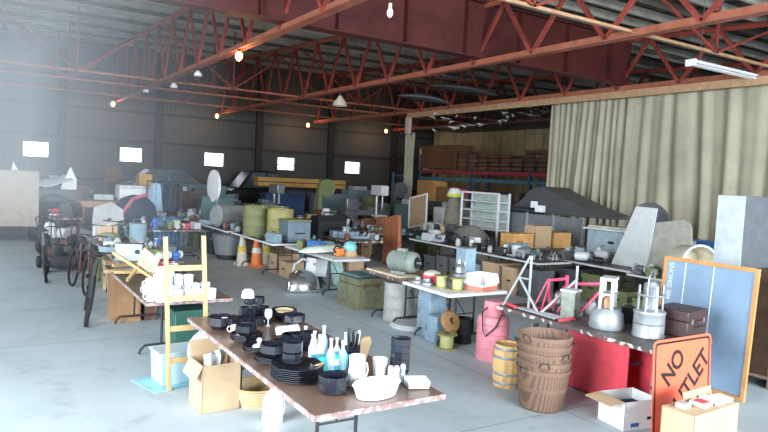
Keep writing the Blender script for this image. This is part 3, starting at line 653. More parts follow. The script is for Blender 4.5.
# ---- slate board
t = thing('chalkboard', 'blue grey slate board in an orange wood frame leaning behind the table', 'board', (6.86, 4.15, 0), 0, None, (0, R(4), 0))
MB().box((0, 0, .74), (.012, 1.04, 1.34)).build('slate_panel', slate, t)
fm = mat('orange wood frame', (.52,.25,.09), .5)
for s in (-1, 1): MB().box((-.004, s*.535, .735), (.035, .04, 1.42)).build('frame_rail', fm, t); MB().box((-.004, 0, .735+s*.69), (.035, 1.03, .045)).build('frame_rail', fm, t)
for yv in (.28, -.06): MB().box((-.0075, yv, .80), (.002, .010, 1.20)).build('chalk_line', chalk, t)
text('MR SIMONS', .085, mat('faint white chalk', (.55,.62,.68), .9), t, (-.0085, .455, 1.16), (PI/2, -PI/2, -PI/2), ext=.0005, off=.001)
# ---- tall cabinet on a pallet
t = thing('pallet', 'weathered wooden pallet on the floor under the tall grey cabinet', 'pallet', (8.3, 4.25, 0))
pw = mat('weathered pallet wood', (.30,.25,.20), .85, var=.3)
for i in range(7): MB().box((-.55+i*.2, 0, .115), (.13, 1.15, .02)).build('deck_board', pw, t)
for s in (-.5, 0, .5): MB().box((.05, s, .06), (1.35, .08, .09)).build('runner', pw, t)
t = thing('tall_cabinet', 'tall grey metal cabinet with light side standing on a pallet', 'cabinet', (8.35, 4.42, .126))
MB().box((0, 0, 1.04), (1.16, .34, 2.08)).build('cabinet_body', grey_d, t, bevel=.006); MB().box((-.588, 0, 1.04), (.012, .335, 2.07)).build('side_panel', mat('bare grey side panel', (.42,.47,.50), .5), t)
t = thing('drawer_unit', 'dark wooden index drawer unit standing before the tall cabinet', 'drawers', (8.12, 4.02, .126))
MB().box((0, 0, .60), (.76, .40, 1.20)).build('case', walnut, t, bevel=.005)
for r_ in range(6):
    for c_ in range(2):
        d = MB().box((-.185+c_*.37, -.205, .12+r_*.195), (.34, .02, .17)).build('drawer', walnut, t, bevel=.004)
        MB().box((-.185+c_*.37, -.22, .14+r_*.195), (.07, .012, .025)).build('label_holder', tan_st, d)
# ------------------------------------------------------------------ motor tables
table('small folding table under the grey green electric motor', 5.16, 6.05, 7.66, 8.86, top=mat('worn plywood top', (.38,.28,.2), .6))
table('folding table with wire spools and a white carton', 5.12, 6.12, 6.50, 7.58, top=whitep, edge=whitep)
def emotor(label, x, y, z, s, m, rz, group=None):
    t = thing('electric_motor', label, 'motor', (x, y, z), rz, group); mt = Matrix.Translation((0, 0, s*.5)) @ Matrix.Rotation(PI/2, 4, 'Y')
    prof = [(0, -s*.62), (s*.30, -s*.62), (s*.42, -s*.5)]
    MB().lathe(prof + [(s*.42, s*.42), (s*.46, s*.42), (s*.46, s*.46), (0, s*.46)], 20, mt).build('motor_body', m, t)
    for k in range(6): MB().lathe([(s*.42, -s*.36+k*s*.14), (s*.455, -s*.35+k*s*.14), (s*.455, -s*.31+k*s*.14), (s*.42, -s*.30+k*s*.14)], 20, mt).build('cooling_rib', m, t)
    MB().lathe([(s*.47, s*.46), (s*.42, s*.66), (s*.3, s*.74), (s*.26, s*.74), (s*.26, s*.6), (0, s*.6)], 20, mt).build('end_bell', m, t)
    MB().cyl((s*.6, 0, s*.5), (s*.95, 0, s*.5), s*.06).build('shaft', steel, t); MB().cyl((s*.70, 0, s*.5), (s*.745, 0, s*.5), s*.25, n=20).build('bore_shade', dark, t)  # dark disc in place of the shade inside the end bell's hole
    MB().box((0, 0, s*.98), (s*.4, s*.28, s*.14)).build('junction_box', m, t, bevel=s*.02)
    for q in (-1, 1): MB().box((0, q*s*.28, s*.05), (s*.7, s*.14, s*.10)).build('foot', m, t)
    return t
emotor('large grey green electric motor on the small table above the grey drum', 5.44, 8.10, TZ+.028, .36, grey_gr, -1.15)
put(MB().box((0, 0, .015), (.34, .9, .03)), 'plank', beige, 'loose plywood plank on the edge of the motor table', 'plank', (5.36, 8.26, TZ-.002), .04)
def drum(label, x, y, r, h, m, lid=True, group=None, name='drum', cat='drum', z=0):
    t = thing(name, label, cat, (x, y, z), 0, group)
    MB().lathe([(0, 0), (r, 0), (r*1.02, .01), (r, .025), (r, h*.33), (r*1.03, h*.35), (r, h*.37), (r, h*.64), (r*1.03, h*.66), (r, h*.68), (r, h-.02), (r*1.03, h), (r*.95, h), (r*.94, h-.02), (0, h-.02)], 26).build('drum_body', m, t)
    if lid: MB().cyl((r*.5, 0, h-.02), (r*.5, 0, h+.005), .03).build('bung', steel, t)
    return t
drum('grey drum standing under the small motor table', 5.55, 8.30, .235, .60, mat('pale grey drum paint', (.36,.37,.36), .6))
put(MB().lathe([(0, 0), (.33, 0), (.34, .03), (.30, .06), (0, .06)], 26), 'round_plate', grey_l, 'flat pale grey lid on the floor in front of the drum', 'lid', (5.50, 7.96-.12, 0.0))
def trunk(label, x, y, w, d, h, m, rz=0, z=0):
    t = thing('trunk', label, 'trunk', (x, y, z), rz); MB().box((0, 0, h*.38), (w, d, h*.76)).build('trunk_body', m, t, bevel=.008); MB().box((0, 0, h*.885), (w*1.02, d*1.02, h*.22)).build('lid', m, t, bevel=.012)
    for sx in (-1, 1):
        for sy in (-1, 1): MB().box((sx*(w/2-.012), sy*(d/2-.012), h*.38), (.04, .04, h*.74)).build('corner_batten', olive, t)
    for s in (-1, 1): MB().box((s*w*.25, -d/2-.004, h*.76), (.05, .016, .08)).build('latch', rust, t)
    return t
trunk('old olive green metal trunk on the floor beside the grey drum', 5.50, 9.42, .50, .62, .52, mat('worn olive trunk', (.17,.175,.11), .65, .1, .4, 8), .05)
put(MB().box((0, 0, .02), (.46, .52, .04)), 'teal_sheet', teal, 'flat teal panel lying on top of the olive trunk', 'panel', (5.50, 9.42, .53), .1)
def locker(label, x, y, w, d, h, m, rz=0):
    t = thing('locker', label, 'locker', (x, y, 0), rz); MB().box((0, 0, h/2), (w, d, h)).build('locker_body', m, t, bevel=.006); MB().box((-w/2-.006, 0, h/2), (.012, d*.9, h*.92)).build('door', m, t, bevel=.003); MB().box((-w/2-.018, d*.32, h*.55), (.012, .02, .08)).build('handle', steel, t); return t
locker('tall blue grey metal locker under the spool table', 5.44, 7.28, .28, .30, .66, blue_g); locker('shorter blue grey metal box in front of the tall locker', 5.33, 6.98, .24, .24, .36, blue_g, .05)
def spool(label, x, y, z, r, h, m, m2, group=None):
    t = thing('wire_spool', label, 'spool', (x, y, z), 0, group)
    for q in (0, h-.015): MB().lathe([(0, q), (r, q), (r, q+.015), (0, q+.015)], 22).build('flange', m2, t)
    MB().lathe([(r*.62, .015), (r*.66, h*.3), (r*.66, h*.7), (r*.62, h-.015)], 22).build('wire_winding', m, t); MB().lathe([(r*.2, h), (r*.2, h+.01), (r*.1, h+.01), (r*.1, h)], 14).build('hub', dark, t); return t
spool('yellow green wire spool beside the red and white helmet', 5.35, 6.98, TZ, .105, .17, mat('yellow green wire', (.42,.43,.19), .5), olive_y)
t0 = spool('yellow green wire spool under the grey fitting at the front of the table', 5.44, 6.74, TZ, .105, .17, mat('yellow green wire', (.42,.43,.19), .5), olive_y)
t = thing('pipe_fitting', 'grey cast fitting standing on top of the front wire spool', 'fitting', (5.46, 6.75, TZ+.18)); MB().lathe([(0, 0), (.08, 0), (.085, .04), (.05, .06), (.045, .13), (.06, .15), (.035, .18), (.03, .24), (0, .24)], 16).build('fitting_body', steel, t); MB().tube([(.0, 0, .12), (.09, 0, .13), (.10, 0, .2)], .025).build('elbow', steel, t)
t = thing('helmet', 'red and white safety helmet beside the wire spools', 'helmet', (5.45, 7.33, TZ), .4); MB().lathe([(.12, 0), (.13, .07), (.125, .12), (.0, .12)], 20, None, 0, 1.15, 1).build('red_shell', red, t); MB().lathe([(.125, .118), (.11, .155), (.05, .18), (0, .185)], 20, None, 0, 1.15, 1).build('white_dome', cream, t); MB().box((-.13, 0, .05), (.08, .06, .05)).build('lamp', white, t, bevel=.01)
for i, (x, y, l) in enumerate(((5.26, 7.40, 'cast aluminium part at the corner of the spool table'), (5.30, 7.22, 'cast aluminium part between the helmet and the wire spool'))):
    t = thing('casting', l, 'casting', (x, y, TZ), i*1.3, 'cast aluminium parts beside the helmet'); MB().lathe([(0, 0), (.09, 0), (.085, .03), (.05, .05), (.045, .09), (0, .1)], 14).build('casting_body', galv, t); MB().tube([(0, 0, .05), (.10, 0, .06), (.13, .04, .03)], .022).build('spout', galv, t)
t = thing('blue_box', 'tall dark blue grey box standing behind the wire spools', 'box', (5.86, 7.10, TZ)); MB().box((0, 0, .26), (.18, .22, .52)).build('box_body', blue_g, t, bevel=.005); MB().box((0, 0, .53), (.19, .23, .02)).build('lid', grey_d, t)
t = carton('white and red open cardboard box at the end of the spool table', 5.82, 6.70, .36, .30, .22, whitep, .3, TZ, flaps=(1, 0, 1, 0), fa=(-.9, 0, -1.3, 0))
MB().box((0, -.152, .03), (.358, .003, .06)).build('red_stripe', mat('pale red print', (.68,.22,.16), .6), t); MB().box((-.182, 0, .03), (.003, .298, .06)).build('red_stripe', mat('pale red print', (.68,.22,.16), .6), t)
spool('yellow green wire spool on the floor below the spool table', 5.22, 6.62, 0, .14, .20, mat('yellow green wire', (.42,.43,.19), .5), olive_y)
put(MB().lathe([(.05, -.05), (.13, -.04), (.16, 0), (.13, .04), (.05, .05), (.05, -.05)], 16, Matrix.Translation((0, 0, .12)) @ Matrix.Rotation(1.1, 4, 'X')), 'rope_coil', mat('brown rope', (.30,.17,.07), .9), 'brown coil of rope leaning on the floor spool', 'rope', (5.36, 6.74, .20))
drum('black round bin on the floor under the spool table', 5.62, 6.80, .13, .34, rubber, False, name='bin', cat='bin')
# ------------------------------------------------------------------ turquoise table
table('folding table with the pale green boat shaped shell on it', 5.20, 5.92, 9.85, 12.0, top=whitep, edge=grey_l)
t = thing('boat_shell', 'pale green long boat shaped fibreglass shell lying on the table', 'shell', (5.42, 10.72, TZ), -.1)
def hull(u, v):
    x = (u-.5)*.95; w = .19*(1-abs(2*u-1)**2.6)**.6; a = PI*v; return (x, -w*math.cos(a), .02 + .10*math.sin(a)*(1-abs(2*u-1)**4)+.05*u)
MB().grid(hull, 20, 10).build('shell_body', seafoam, t, solid=.01)
MB().tube([((u/12-.5)*.95, -.195*(1-abs(2*u/12-1)**2.6)**.6, .03+.05*u/12) for u in range(13)], .014).build('rim', whitep, t)
t = thing('power_saw', 'bright orange power saw beside the pale teal ball', 'saw', (5.46, 10.18, TZ), .3); MB().box((0, 0, .09), (.16, .12, .13)).build('saw_body', orange, t, bevel=.02); MB().tube([(-.08, 0, .08), (-.15, 0, .14), (-.08, 0, .20), (.04, 0, .17)], .016).build('handle', dark, t); MB().box((.17, 0, .05), (.22, .012, .06)).build('guide_bar', steel, t)
t = thing('glass_float', 'pale teal round ball held in a cream collar on the table', 'ball', (5.72, 10.25, TZ)); MB().ball((0, 0, .15), .13, 20, 12).build('ball_body', mat('teal enamel', (.20,.48,.50), .25), t); MB().lathe([(.13, 0), (.14, .05), (.12, .10), (.11, .1), (.11, 0), (.13, 0)], 18).build('collar', tan_st, t)
t = thing('pump', 'cream metal pump housing with grey hoses under the shell table', 'pump', (5.55, 11.25, 0)); MB().box((0, 0, .40), (.34, .26, .34), (0, R(8), .3)).build('housing', whitep, t, bevel=.015)
for z in (.32, .48): MB().cyl((-.10, -.16, z), (-.10, -.13, z), .035).build('port', dark, t)
MB().box((0, 0, .11), (.20, .18, .22)).build('pedestal', dark, t)
MB().tube([(-.12, 0, .52), (-.28, .05, .56), (-.42, .1, .45), (-.45, .12, .25), (-.38, .1, .08), (-.20, .05, .03)], .025, 8).build('hose', grey_l, t); MB().tube([(-.1, -.1, .25), (-.22, -.1, .20), (-.28, -.06, .1)], .02, 8).build('hose', grey_l, t)
t = thing('metal_hood', 'shiny curved metal hood lying on the floor below the shell table', 'hood', (5.12, 10.95, 0), -.25)
def hood_(u, v):
    a = v*PI/2*1.12; k = math.sin(PI*u)**.5; return ((u-.5)*.66*(1-.22*v), -.30*math.cos(a)*(.55+.45*k)+.02, .01+.40*math.sin(a)*(.62+.38*k))
MB().grid(hood_, 22, 10).build('hood_shell', chrome, t, solid=.006); MB().tube([hood_(u/16, 0) for u in range(17)], .012).build('rolled_edge', chrome, t)
put(MB().box((0, 0, .33), (.02, .34, .66), (0, R(-18), 0)), 'board', turq, 'pale turquoise board leaning under the shell table', 'board', (5.93, 11.1, .01), .3)
# ------------------------------------------------------------------ middle right: box table, shelf, cover, panels
table('folding table carrying three brown cardboard boxes', 10.05, 12.15, 10.55, 11.35, top=lam_d, edge=grey_d)
for x, w, h, l in ((10.50, .66, .34, 'left low brown cardboard box on the box table'), (11.15, .50, .52, 'tall brown cardboard box in the middle of the box table'), (11.78, .58, .36, 'right brown cardboard box on the box table')):
    carton(l, x, 10.92, w, .40, h, card_o if w != .5 else card, random.uniform(-.05, .05), TZ, False)
t = thing('shelf_unit', 'white framed shelf rack with four tiers facing the aisle', 'shelf', (12.3, 14.2, 0))
b = MB()
for sx in (-.2, .2):
    for sy in (-.8, .8): b.box((sx, sy, .97), (.05, .05, 1.94))
b.box((-.2, 0, 1.92), (.05, 1.6, .05)); b.build('frame', whitep, t)
for z in (.9, 1.15, 1.42, 1.68): MB().box((0, 0, z), (.42, 1.58, .03)).build('shelf', whitep, t)
MB().box((.21, 0, 1.4), (.012, 1.6, 1.0)).build('back_panel', mat('pale aqua panel', (.42,.50,.48), .6), t)
t = thing('fibreglass_shell', 'big dark grey arched fibreglass cover on a metal frame before the curtain', 'cover', (13.15, 12.3, -.02))
t.scale = (1.13, 1.13, 1.0)
prof = [(1.75,1.58),(1.05,1.62),(.75,1.80),(.50,2.08),(.28,2.20),(.02,2.21),(-.45,2.02),(-1.0,1.82),(-1.55,1.66),(-1.9,1.55),(-1.9,1.50),(1.75,1.50)]
b = MB(); L_ = len(prof)
b.prism(prof, -.42, .42, 'X'); b.build('cover_shell', hood_m, t, bevel=.06, sharp=1.0)
MB().box((-.45, .95, 1.60), (.12, 1.7, .07)).build('front_rail', dark, t)
for y_ in (1.6, .55, -.3, -1.2): MB().box((-.36, y_, .76), (.05, .05, 1.5)).build('frame_post', alum, t)
MB().box((-.34, .2, 1.10), (.02, 2.8, .70)).build('back_panel', mat('grey dull panel', (.20,.22,.23), .5), t)
for i, (y_, z_) in enumerate(((11.05, 1.72), (10.85, 1.62))):
    t = thing('white_box', ('upper', 'lower')[i]+' small white box on the rail before the arched cover', 'box', (12.55, y_*1.13, z_-.1)); MB().box((0, 0, .08), (.10, .16 + .1*i, .17), (0, 0, .2)).build('box_body', white, t)
t = thing('machine_cabinet', 'pale blue grey machine box with a dark slot behind the brown boxes', 'machine', (12.5, 9.9, 0)); MB().box((0, 0, .62), (.5, 1.0, 1.24)).build('machine_body', mat('pale blue enamel', (.36,.48,.55), .5), t, bevel=.02)
MB().lathe([(0, 0), (.10, 0), (.10, .01), (0, .01)], 16, Matrix.Translation((-.252, -.2, .98)) @ Matrix.Rotation(PI/2, 4, 'Y'), 0, .35, 1).build('slot', dark, t)
t = thing('sheet_stack', 'stack of thin metal sheets lying on top of the pale blue machine', 'sheets', (12.5, 9.8, 1.245)); MB().box((0, 0, .02), (.6, 1.4, .03), (0, 0, .05)).build('sheet', whitep, t); MB().box((0, 0, .05), (.5, 1.3, .03), (0, 0, -.1)).build('sheet', grey_l, t); MB().box((.02, 0, .085), (.55, 1.1, .03), (0, 0, .15)).build('sheet', cream, t)
t = thing('leaning_sheet', 'large white panel leaning to the right in front of the curtain', 'panel', (10.5, 7.78, .75), 0, None, (0, R(6), 0))
MB().prism([(.48, 0), (.10, 1.16), (-.36, 1.15), (-.30, 0)], -.012, .012, 'X').build('panel_board', mat('pale grey white panel', (.56,.60,.60), .5, var=.08), t)
t = thing('arched_board', 'dark grey round topped panel standing behind the white panel', 'panel', (12.05, 8.6, .0)); 
MB().prism([(-.55, 0), (.55, 0), (.55, 1.35)] + [(.55*math.cos(PI*k/14), 1.35+.62*math.sin(PI*k/14)) for k in range(1, 14)] + [(-.55, 1.35)], -.03, .03, 'X').build('panel_board', grey_d, t)
t = thing('steel_cabinet', 'grey steel cabinet standing behind the white panel', 'cabinet', (12.55, 8.5, 0)); MB().box((0, 0, .6), (.6, 1.0, 1.2)).build('cabinet_body', grey, t, bevel=.01); MB().box((-.306, 0, .6), (.012, 1.0, 1.05)).build('door', grey_d, t)
t = thing('padded_board', 'beige grey rounded board leaning beside the blue bins', 'board', (10.5, 6.98, .5), 0, None, (R(-10), R(8), 0))
MB().prism([(x_, z_+.6) for x_, z_ in [(p[0]*.85, p[1]*1.2) for p in rr(.5, .17)]], -.03, .03, 'X').build('board_panel', mat('beige grey fabric', (.33,.33,.28), .8), t)
for i, (x_, y_) in enumerate(((13.6, 8.65), (13.6, 7.85))):
    t = thing('storage_bin', ('left', 'right')[i]+' bright blue plastic bin at the foot of the curtain', 'bin', (x_, y_, .0)); MB().box((0, 0, .55), (.6, .7, 1.10), None, 1.06).build('bin_body', blue, t, bevel=.02); MB().box((0, 0, 1.13), (.68, .78, .08)).build('lid', blue, t, bevel=.02)
t = thing('tub', 'white and yellowish round tub lying on its side above the slate board', 'tub', (10.05, 6.3, .76), -.45)
MB().lathe([(0, 0), (.26, 0), (.27, .03), (.30, .5), (.29, .5), (.25, .03), (0, .03)], 26, Matrix.Translation((.0, .3, .3)) @ Matrix.Rotation(PI/2, 4, 'X')).build('tub_body', cream, t); MB().lathe([(.29, .48), (.32, .48), (.32, .52), (.29, .52), (.29, .48)], 26, Matrix.Translation((0, .3, .3)) @ Matrix.Rotation(PI/2, 4, 'X')).build('rim', whitep, t)
# red brown bench leaning, cork board, tarp mound, helmet stand, boxes
t = thing('padded_bench', 'reddish brown upholstered bench standing upright in the aisle', 'bench', (8.75, 13.55, 0), 0, None, (0, R(5), 0)); MB().box((0, .06, .66), (.12, .78, 1.22), (R(-9), 0, 0), .82).build('padded_top', redwood, t, bevel=.03); MB().box((.02, 0, .10), (.14, .5, .18)).build('foot_frame', dark, t)
t = thing('cork_board', 'tan cork board in a white frame leaning among the boxes', 'board', (12.0, 17.1, .70), 0, None, (R(-12), R(8), 0)); MB().box((0, 0, .5), (.02, .9, .95)).build('cork_panel', mat('tan cork', (.40,.27,.17), .9), t)
b = MB(); b.box((-.005, .47, .5), (.04, .05, 1.05)); b.box((-.005, -.47, .5), (.04, .05, 1.05)); b.box((-.005, 0, 1.0), (.04, .98, .05)); b.box((-.005, 0, 0), (.04, .98, .05)); b.build('frame', whitep, t)
t = thing('tarp_mound', 'rounded grey tarpaulin mound behind the bench table', 'tarp', (10.6, 12.7, 0)); MB().grid(lambda u, v: ((v-.5)*.9, (u-.5)*2.0, .05+1.05*(math.sin(PI*u)**.5)*(math.sin(PI*v)**.35) + .03*math.sin(9*u+5*v)), 24, 14).build('tarp_sheet', tarp, t)
t = thing('helmet', 'white helmet with a bright yellow band on a cloth covered stand', 'helmet', (12.6, 16.0, 1.72)); MB().lathe([(.20, 0), (.21, .05), (.2, .16), (.12, .27), (0, .3)], 18, None, 0, 1.15, 1).build('shell', whitep, t); MB().lathe([(.205, .0), (.225, .02), (.222, .1), (.205, .11)], 18, None, 0, 1.15, 1).build('band', hiviz, t)
put(MB().lathe([(0, 0), (.34, 0), (.32, .6), (.27, 1.2), (.20, 1.6), (.12, 1.72), (0, 1.72)], 18), 'covered_stand', mat('tan grey cloth', (.24,.23,.18), .9, var=.3), 'tan grey cloth covered stand below the white helmet', 'stand', (12.6, 16.0, 0))
# ------------------------------------------------------------------ pallet rack behind the curtain opening
t = thing('pallet_rack', 'blue and red steel pallet rack seen through the curtain opening', 'rack', (18.2, 19.6, 0))
for y_ in (-5.2, -1.7, 1.8, 5.6):
    for x_ in (-.5, .5): MB().box((x_, y_, 1.7), (.10, .09, 3.4)).build('upright', blue_d, t)
    for k in range(4): MB().bar((-.5, y_, .3+k*.8), (.5, y_, .9+k*.8), .03, .03).build('lattice_brace', blue_d, t)
for z_, m in ((2.62, mat('rack beam red', (.30,.03,.05), .5)), (1.15, mat('rack beam teal', (.05,.16,.22), .5)), (2.30, mat('rack beam teal', (.05,.16,.22), .5))):
    for x_ in (-.5, .5): MB().box((x_, .2, z_), (.06, 10.8, .14)).build('beam', m, t)
for z_ in (2.70, 1.23): MB().box((0, .2, z_+.0), (1.0, 10.8, .03)).build('deck', mat('dark rack deck', (.06,.045,.04), .8), t)
t = thing('wooden_crate', 'large brown plywood crate on the upper level of the rack', 'crate', (18.2, 23.9, 2.72)); MB().box((0, 0, .56), (.95, 2.6, 1.0)).build('crate_body', mat('brown plywood', (.15,.065,.035), .7), t); MB().box((0, 0, 1.08), (1.05, 2.7, .06)).build('lid', walnut, t)
for y_ in (-1.2, 0, 1.2): MB().box((-.485, y_, .55), (.02, .10, 1.0)).build('batten', mat('brown plywood', (.15,.065,.035), .7), t)
put(MB().box((0, 0, .5), (.6, .12, 1.0)), 'board', card_o, 'orange tan board end closing the plywood crate on the rack', 'board', (18.0, 25.3, 2.72))
carton('orange brown cardboard box on the lower level of the rack', 18.0, 24.6, .8, 1.3, .95, card_o, 0, 1.25, False)
carton('smaller orange cardboard box beside the lower rack carton', 18.0, 23.3, .7, .8, .7, card_d, 0, 1.25, False)
put(MB().box((0, 0, .12), (.4, .5, .24), (0, 0, .2)), 'plastic_case', magenta, 'bright pink plastic case on the lower rack level', 'case', (17.8, 21.9, 1.66), 0)
put(MB().box((0, 0, .2), (.6, .8, .4)), 'carton', card_d, 'dark carton under the bright pink case on the rack', 'box', (17.9, 21.9, 1.25))
dark_w = mat('dark stained wood', (.12,.055,.035), .6)
for k in range(11):
    y_ = 22.0 - k*.68; n_ = random.choice((3, 4, 5)); hh = .12
    for j in range(n_):
        m = random.choice((walnut, walnut, rust, dark_w, walnut)); z_ = 2.72 + j*.17
        t = thing('wooden_pallet', '%s brown wooden crate tray on the upper rack level' % ('bottom' if j == 0 else 'topmost' if j == n_-1 else 'middle'), 'tray', (18.05, y_, z_), random.uniform(-.08, .08), 'brown trays stacked on the upper rack level')
        b = MB(); b.box((0, 0, .02), (.8, .58, .03)); b.build('tray_floor', m, t)
        for s in (-1, 1): MB().box((s*.39, 0, .08), (.02, .58, .15)).build('tray_side', m, t)
for k in range(9):
    y_ = 21.0 - k*.75
    put(MB().lathe([(0, 0), (.26, 0), (.28, .3), (.26, .62), (0, .64)], 14), 'canister', random.choice((dark, teal, grey_d, walnut)), 'dark canister on the lower level of the rack', 'canister', (17.95, y_, 1.25), 0, 'dark canisters on the lower rack level')
t = thing('steel_ladder', 'blue steel ladder frame standing left of the bunched curtain', 'frame', (16.5, 25.2, 0))
for y_ in (-.5, .5): MB().box((0, y_, 1.25), (.09, .09, 2.5)).build('upright', mat('rack blue', (.05,.13,.25), .5), t)
for k in range(6): MB().box((0, 0, .35+k*.4), (.05, 1.0, .05)).build('rung', mat('rack blue', (.05,.13,.25), .5), t)
t = thing('insulation_scraps', 'torn scraps of pale insulation hanging under the roof of the opening', 'insulation', (0, 0, 0)); t['kind'] = 'stuff'
b = MB(); rnd = random.Random(4)
for k in range(46):
    px = rnd.uniform(425, 556); py = 122 - (px-425)*.12 + rnd.uniform(-9, 9); p = atY(px, py, 17.5); w = rnd.uniform(.06, .24); hh = rnd.uniform(.03, .16)
    b.add([(p.x-w, p.y+rnd.uniform(-.2,.2), p.z), (p.x+w, p.y+rnd.uniform(-.2,.2), p.z+rnd.uniform(-.05,.05)), (p.x+w*.4, p.y+.1, p.z-hh), (p.x-w*.3, p.y-.1, p.z-hh*.7)], [(0,1,2,3)])
b.build('torn_sheet', insul, t, solid=.02)
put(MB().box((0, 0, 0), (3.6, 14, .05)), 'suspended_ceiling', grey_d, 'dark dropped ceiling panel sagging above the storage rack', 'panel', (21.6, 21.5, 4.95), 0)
# leaf shaped grey ducts hanging under the roof
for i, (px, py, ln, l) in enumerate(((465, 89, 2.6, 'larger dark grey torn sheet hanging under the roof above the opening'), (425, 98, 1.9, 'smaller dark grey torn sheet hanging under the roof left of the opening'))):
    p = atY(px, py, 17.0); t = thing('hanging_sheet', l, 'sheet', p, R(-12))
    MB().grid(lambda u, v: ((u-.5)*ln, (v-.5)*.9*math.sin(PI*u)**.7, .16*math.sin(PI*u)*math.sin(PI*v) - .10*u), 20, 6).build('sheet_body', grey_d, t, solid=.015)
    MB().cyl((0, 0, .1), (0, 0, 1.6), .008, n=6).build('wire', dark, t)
# ------------------------------------------------------------------ left side: bikes, scooter, crate, settee, rear vehicles
def bicycle(label, x, y, rz, lean, m, s=1.0):
    t = thing('bicycle', label, 'bicycle', (x, y, 0), 0, None, (lean, 0, rz)); r = .33*s
    for n_, x0 in (('wheel', -.52*s), ('wheel', .52*s)):
        w = MB().tube([(x0 + r*math.cos(k*PI/14), 0, r + r*math.sin(k*PI/14)) for k in range(28)], .022, 6, True).build(n_, rubber, t)
        b = MB(); b.cyl((x0, -.04, r), (x0, .04, r), .03)
        for k in range(8): b.bar((x0, 0, r), (x0 + r*.97*math.cos(k*PI/4), 0, r + r*.97*math.sin(k*PI/4)), .004, .004)
        b.build('spokes', dark, w)
    a, bb, c, d, e = (-.52*s, 0, r), (-.05*s, 0, .30*s), (-.18*s, 0, .82*s), (.36*s, 0, .80*s), (.52*s, 0, r)
    for n_, p, q in (('chain_stay', a, bb), ('seat_tube', bb, c), ('top_tube', c, d), ('down_tube', bb, (.38*s, 0, .72*s)), ('seat_stay', a, c), ('fork', (.36*s, 0, .9*s), e)): MB().tube([p, q], .018, 8).build(n_, m, t)
    MB().tube([(.30*s, -.28, .98*s), (.36*s, -.1, 1.0*s), (.35*s, 0, .96*s), (.36*s, .1, 1.0*s), (.30*s, .28, .98*s)], .014).build('handlebar', dark, t)
    MB().lathe([(0, 0), (.10, 0), (.11, .03), (.06, .06), (0, .06)], 12, Matrix.Translation((-.22*s, 0, .86*s)), 0, 1.3, .7).build('saddle', rubber, t)
    return t
bicycle('black bicycle standing end on at the corner of the mug table', 1.27, 9.95, R(-97), R(-9), dark)
bicycle('dark red bicycle parked behind the black bicycle', 1.42, 12.1, R(-84), R(-6), mat('very dark red paint', (.07,.02,.02), .5))
bicycle('dark bicycle parked farthest along the left row of tables', 1.05, 13.6, R(-95), R(5), grey_d)
def motorbike(label, x, y, rz, m):
    t = thing('motor_scooter', label, 'scooter', (x, y, 0), rz)
    for x0 in (-.62, .62): MB().lathe([(.14, -.05), (.30, -.06), (.33, 0), (.30, .06), (.14, .05), (.14, -.05)], 22, Matrix.Translation((x0, 0, .33)) @ Matrix.Rotation(PI/2, 4, 'X')).build('wheel', rubber, t)
    MB().prism([(-.75, .55), (-.3, .45), (-.1, .30), (.25, .28), (.42, .75), (.38, .95), (.30, .9), (.15, .42), (-.05, .48), (-.2, .72), (-.7, .78)], -.14, .14, 'Y').build('body_shell', m, t, bevel=.03)
    MB().box((-.42, 0, .81), (.55, .24, .08)).build('seat', rubber, t, bevel=.03); MB().bar((.62, 0, .33), (.38, 0, .95), .05, .09).build('fork', steel, t); MB().tube([(.30, -.33, 1.02), (.38, 0, .98), (.30, .33, 1.02)], .016).build('handlebar', dark, t); MB().ball((.48, 0, .82), (.07, .09, .09), 12, 8).build('headlamp', white, t)
    return t
motorbike('white motor scooter standing among the dark things at the left', 1.55, 17.3, R(-130), whitep).scale = (.8, .8, .8)
motorbike('dark motor scooter standing in front of the long desk at the left', 2.3, 15.0, R(-60), grey_d)
def mower(label, x, y, rz, m):
    t = thing('lawn_mower', label, 'mower', (x, y, 0), rz)
    MB().prism([(-.34, .10), (.34, .10), (.36, .20), (.22, .28), (-.22, .28), (-.36, .20)], -.26, .26, 'Y').build('deck', m, t, bevel=.02); MB().lathe([(0, .28), (.16, .28), (.17, .42), (.12, .50), (0, .52)], 16).build('engine', dark, t); MB().box((.10, .12, .42), (.16, .14, .12)).build('fuel_tank', m, t)
    for sx in (-.30, .30):
        for sy in (-.30, .30): MB().cyl((sx, sy-.03, .12), (sx, sy+.03, .12), .12, n=16).build('wheel', rubber, t)
    MB().tube([(-.30, -.20, .22), (-.95, -.22, .98), (-1.0, -.1, 1.02), (-1.0, .1, 1.02), (-.95, .22, .98), (-.30, .20, .22)], .014).build('handlebar', dark, t)
mower('dark lawn mower with a tall handle parked behind the two bicycles', 1.35, 14.7, R(-80), grey_d)
mower('rust red lawn mower parked farther back beside the third left table', 1.45, 15.9, R(-100), rust)
x0, x1 = atY(1, 200, 20).x-.4, atY(38, 200, 20).x
t = thing('wooden_case', 'big pale wooden crate standing on a trestle at the left edge', 'crate', ((x0+x1)/2, 20.3, 0)); MB().box((0, 0, 1.16), (x1-x0, .9, 1.50)).build('crate_body', mat('pale wood sheet', (.33,.285,.23), .7, var=.1), t)
for s in (-1, 1): MB().box((s*(x1-x0)*.4, 0, .2), (.08, .8, .41)).build('trestle_leg', dark, t); MB().box((s*((x1-x0)/2-.02), -.46, 1.16), (.06, .02, 1.50)).build('batten', mat('pale wood sheet', (.33,.285,.23), .7), t)
t = thing('carriage_seat', 'white slatted carriage seat with two pointed ends at the left', 'seat', (1.62, 22.6, 1.34), .05)
MB().grid(lambda u, v: ((u-.5)*1.55, -.25+.5*v, .18 + .20*v + .10*math.cos(2*PI*u) + .012*math.sin(60*u)), 40, 6).build('slatted_back', whitep, t, solid=.03)
